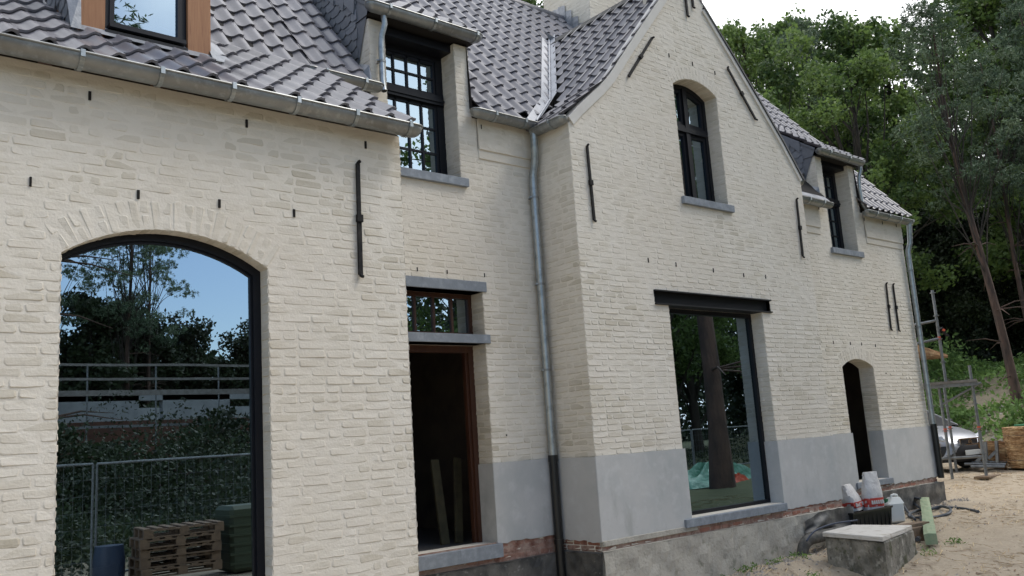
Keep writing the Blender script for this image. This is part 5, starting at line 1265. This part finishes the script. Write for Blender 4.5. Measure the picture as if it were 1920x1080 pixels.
def hedge(n):
    x = rng.uniform(1, 26, n); y = rng.uniform(-21.5, -18.5, n); z = -1.8+rng.random(n)**.8*(2.7+.5*np.sin(x*1.1)+.3*np.sin(x*2.9)+.9*np.exp(-((x-12.5)/.5)**2)); return np.stack([x, y, z], 1)
cloud('scrub', 30000, hedge, (.07, .14), M['leafshade'], clumptone)
def weeds(n):
    c = [(8.6, 6.25), (9.0, 6.15), (9.35, 6.05), (8.2, 6.3), (8.72, 5.5), (11.0, 5.0), (10.2, 4.95)]; k = rng.integers(0, len(c), n); P = np.array(c)[k]+rng.normal(size=(n, 2))*.06
    return np.stack([P[:, 0], P[:, 1], ground(P[:, 0], P[:, 1])+rng.random(n)*.06], 1)
cloud('weeds', 420, weeds, (.015, .035), M['grass'], clumptone, .25)
def brush(n):
    k = rng.integers(0, 14, n); cs = np.array([(31+R(-2, 5), 15+R(-7, 5)) for _ in range(14)]); P = cs[k]+rng.normal(size=(n, 2))*.5; return np.stack([P[:, 0], P[:, 1], ground(P[:, 0], P[:, 1])+np.abs(rng.normal(size=n))*.45], 1)
cloud('undergrowth', 9000, brush, (.06, .13), M['grass'], clumptone, .5)
# straw and chips on the sand, rubble on the bank
def scatter(name, n, region, L0, L1, w_, m_, flat=1.):
    mb = MB(); k = 0
    while k < n:
        x, y = region()
        z = gz(x, y)+.006; a = R(0, 3.14) if random.random() < .5 else R(.2, .9); l = R(L0, L1)/2; dx, dy = math.cos(a)*l, math.sin(a)*l; t = R(0, 1); wx, wy = -math.sin(a)*w_/2, math.cos(a)*w_/2
        z1 = z+R(0, .03)*flat+.003; mb.add([(x-dx-wx, y-dy-wy, z), (x-dx+wx, y-dy+wy, z+.004), (x+dx+wx, y+dy+wy, z1+.004), (x+dx-wx, y+dy-wy, z1)], [(0, 1, 2, 3)], t); k += 1
    o = mb.build(name, M[m_]); o['kind'] = 'stuff'; return o
def reg():
    while True:
        x, y = R(8.5, 27), R(1.5, 12)
        if y > 6.3 and x < 15.6: continue
        if math.sin(x*.9+y*1.3)+math.sin(x*2.3-y*.7)+R(-1, 1.6) > -.1: return x, y
scatter('straw', 7000, reg, .03, .24, .0045, 'straw')
def reg2(): return R(9, 26), R(1.5, 6.3) if random.random() < .6 else R(6, 12)
mb = MB()
for _ in range(900):
    x, y = reg(); s = R(.006, .022); z = gz(x, y); mb.add([(x-s, y-s*.6, z-.004), (x+s, y-s*.7, z-.004), (x+s*.8, y+s, z-.004), (x-s*.9, y+s*.8, z-.004), (x+R(-.3, .3)*s, y, z+s*.9)], [(0, 1, 4), (1, 2, 4), (2, 3, 4), (3, 0, 4)], R(0, 1))
for _ in range(900):
    d_ = R(27, 33); s_ = R(-8, 5); x, y = .9*d_+.43*s_, .43*d_-.9*s_; s = R(.03, .12); z = gz(x, y); mb.add([(x-s, y-s*.6, z-.02), (x+s, y-s*.7, z-.02), (x+s*.8, y+s, z-.02), (x-s*.9, y+s*.8, z-.02), (x+R(-.3, .3)*s, y, z+s*.7)], [(0, 1, 4), (1, 2, 4), (2, 3, 4), (3, 0, 4)], R(0, 1))
for _ in range(1300):
    x = R(6.7, 15.6); y = (6.38 if x < 11.2 else 6.98)-abs(random.gauss(0, .28)); s = R(.006, .026); z = gz(x, y); mb.add([(x-s, y-s*.6, z-.006), (x+s, y-s*.7, z-.006), (x+s*.8, y+s, z-.006), (x-s*.9, y+s*.8, z-.006), (x+R(-.3, .3)*s, y, z+s*.8)], [(0, 1, 4), (1, 2, 4), (2, 3, 4), (3, 0, 4)], R(0, .8))
o = mb.build('rubble', M['rock']); o['kind'] = 'stuff'

mb = MB()
for _ in range(2600):
    x, y = reg() if random.random() < .8 else (R(9, 15), R(3.5, 6.2)); s = R(.008, .028); z = gz(x, y); a = R(0, 3.1); c_, s_ = math.cos(a)*s, math.sin(a)*s
    mb.add([(x-c_, y-s_, z), (x+s_*.4, y-c_*.4, z+.006), (x+c_, y+s_, z+R(0, .012)), (x-s_*.4, y+c_*.4, z+.004)], [(0, 1, 2, 3)], R(0, 1))
o = mb.build('bark_chips', mat('bark_chip', (.10, .055, .032), .9, tone=(.24, .14, .08))); o['kind'] = 'stuff'

# ------------------------------------------------------------------ what the windows mirror, behind the camera
GR = 'site objects behind the photographer'
hs = thing('unfinished_house', 'grey blockwork house under construction mirrored in the arched window', 'house', (12, -23.6, -1.7))
mb = MB(); z0, z1 = 1.75, 2.75
for xa, xb in ((4, 11.0), (11.9, 14.6), (15.6, 24)): mb.box(xa, xb, -24, -23.6, z0, z1)
mb.box(4, 24, -24, -23.6, 2.5, z1+.02); mb.box(4, 24, -30, -29.8, -1.7, 2.6); mb.build('block_wall', M['block'], hs)
mb = MB(); mb.box(4, 24, -24.0, -23.55, -1.9, 1.75); mb.build('brick_wall', mat('dull_red_brickwork', (.13, .065, .045), .95, noise=[(3, (.09, .05, .04), .4, .7)]), hs)
s2 = thing('scaffold', 'scaffold round the unfinished house mirrored in the arched window', 'scaffold', (12, -22.5, -1.8))
for i in range(9):
    x = 4+i*2.4; mb = MB(); mb.tube([(x, -22.3, -1.8), (x, -22.3, 3.75)], .035, 6); mb.build('post', M['galv'], s2)
for z in (.2, 1.5, 2.7, 3.2, 3.72): mb = MB(); mb.bar((4, -22.3, z), (23.2 if z < 3 else 16.5, -22.3, z), .07, .09 if z != 2.7 else .2); mb.build('rail', M['plank'] if z > 2 else M['galv'], s2)
fe = thing('site_fence', 'temporary mesh fence of steel frames mirrored in the windows', 'fence', (4.2, -4.0, -1.8))
for i in range(-2, 11):
    xa, xb = 4.2+i*3.5, 4.2+(i+1)*3.5-.06; z0 = gz(xa, -4)+.05; zt = .10 if i < 3 else .02; mb = MB()
    for p_, q_ in (((xa, z0), (xa, zt)), ((xb, z0), (xb, zt)), ((xa, zt), (xb, zt)), ((xa, z0+.1), (xb, z0+.1))): mb.tube([(p_[0], -4, p_[1]), (q_[0], -4, q_[1])], .021, 6)
    mb.build('panel_frame', M['galv'], fe)
    mb = MB()
    for k in range(1, 24): x = xa+(xb-xa)*k/24; mb.bar((x, -4, z0+.1), (x, -4, zt), .004, .004)
    for k in range(1, 7): z = z0+.1+(zt-z0-.1)*k/7; mb.bar((xa, -4, z), (xb, -4, z), .004, .004)
    mb.build('mesh', M['galv'], fe)
def pallet():
    t = thing('pallet', 'wooden pallet in the stack mirrored at the foot of the arched window', 'pallet', (0, 0, 0), 'stacked wooden pallets mirrored in the window')
    mb = MB()
    for k in range(7): mb.box(-.6+k*.183, -.6+k*.183+.1, -.4, .4, .122, .144, R(0, 1))
    mb.build('top_board', M['pallet'], t)
    mb = MB()
    for y in (-.35, 0, .35):
        mb.box(-.6, .6, y-.05, y+.05, .10, .121); mb.box(-.6, .6, y-.05, y+.05, 0, .02)
        for x in (-.53, 0, .53): mb.box(x-.07, x+.07, y-.05, y+.05, .021, .099)
    mb.build('block', M['pallet'], t); return t
pp = pallet()
for k in range(5):
    o = pp if k == 0 else copy_tree(pp); o.location = (5.15+R(-.04, .04), -3.05+R(-.04, .04), gz(5.15, -3)+.15+k*.147); o.rotation_euler.z = R(-.05, .05)+.1
mb = MB(); mb.box(-.4, .4, -.35, .35, 0, 1.05, 0, .06)
for k in range(6): mb.box(-.42, .42, -.37, .37, .12+k*.15, .16+k*.15)
mb.v = [(v[0]+6.35, v[1]-3.2, v[2]+gz(6.3, -3)) for v in mb.v]; loose('site_bin', mb, 'greenbin', 'olive ribbed plastic bin mirrored beside the pallets', 'bin')
mb = MB(); z = gz(4.1, -3); mb.tube([(4.15, -3.1, z), (4.15, -3.1, z+.25), (4.15, -3.1, z+.45), (4.15, -3.1, z+.68)], [.2, .23, .23, .2], 20); loose('barrel', mb, 'bluebarrel', 'blue plastic barrel mirrored left of the pallets', 'barrel', smooth=True)
def heap(cx_, cy_, rx, ry, h, m_, nm, label, cat):
    n, k = 40, 14; vs = []; z = gz(cx_, cy_)
    for j in range(k+1):
        f = j/k
        for i in range(n):
            a = 2*math.pi*i/n; w_ = 1+.14*math.sin(a*3+1)+.1*math.sin(a*7+f*5); hh = h*(1-f**2)*(1+.3*math.sin(a*5+f*9)+.2*math.sin(a*11)); vs.append((cx_+rx*f*w_*math.cos(a), cy_+ry*f*w_*math.sin(a), z+max(0, hh)-.02))
    mb = MB(); mb.add(vs, [(j*n+i, j*n+(i+1) % n, (j+1)*n+(i+1) % n, (j+1)*n+i) for j in range(k) for i in range(n)]); return loose(nm, mb, m_, label, cat, smooth=True)
heap(18.9, -1.2, 2.0, .7, .42, 'tarp', 'tarpaulin', 'crumpled green tarpaulin round the pine foot, mirrored in the gable window', 'tarpaulin')
heap(18.9, -.45, .42, .16, .16, 'orange', 'net', 'orange net lying by the green tarpaulin, mirrored in the gable window', 'net')
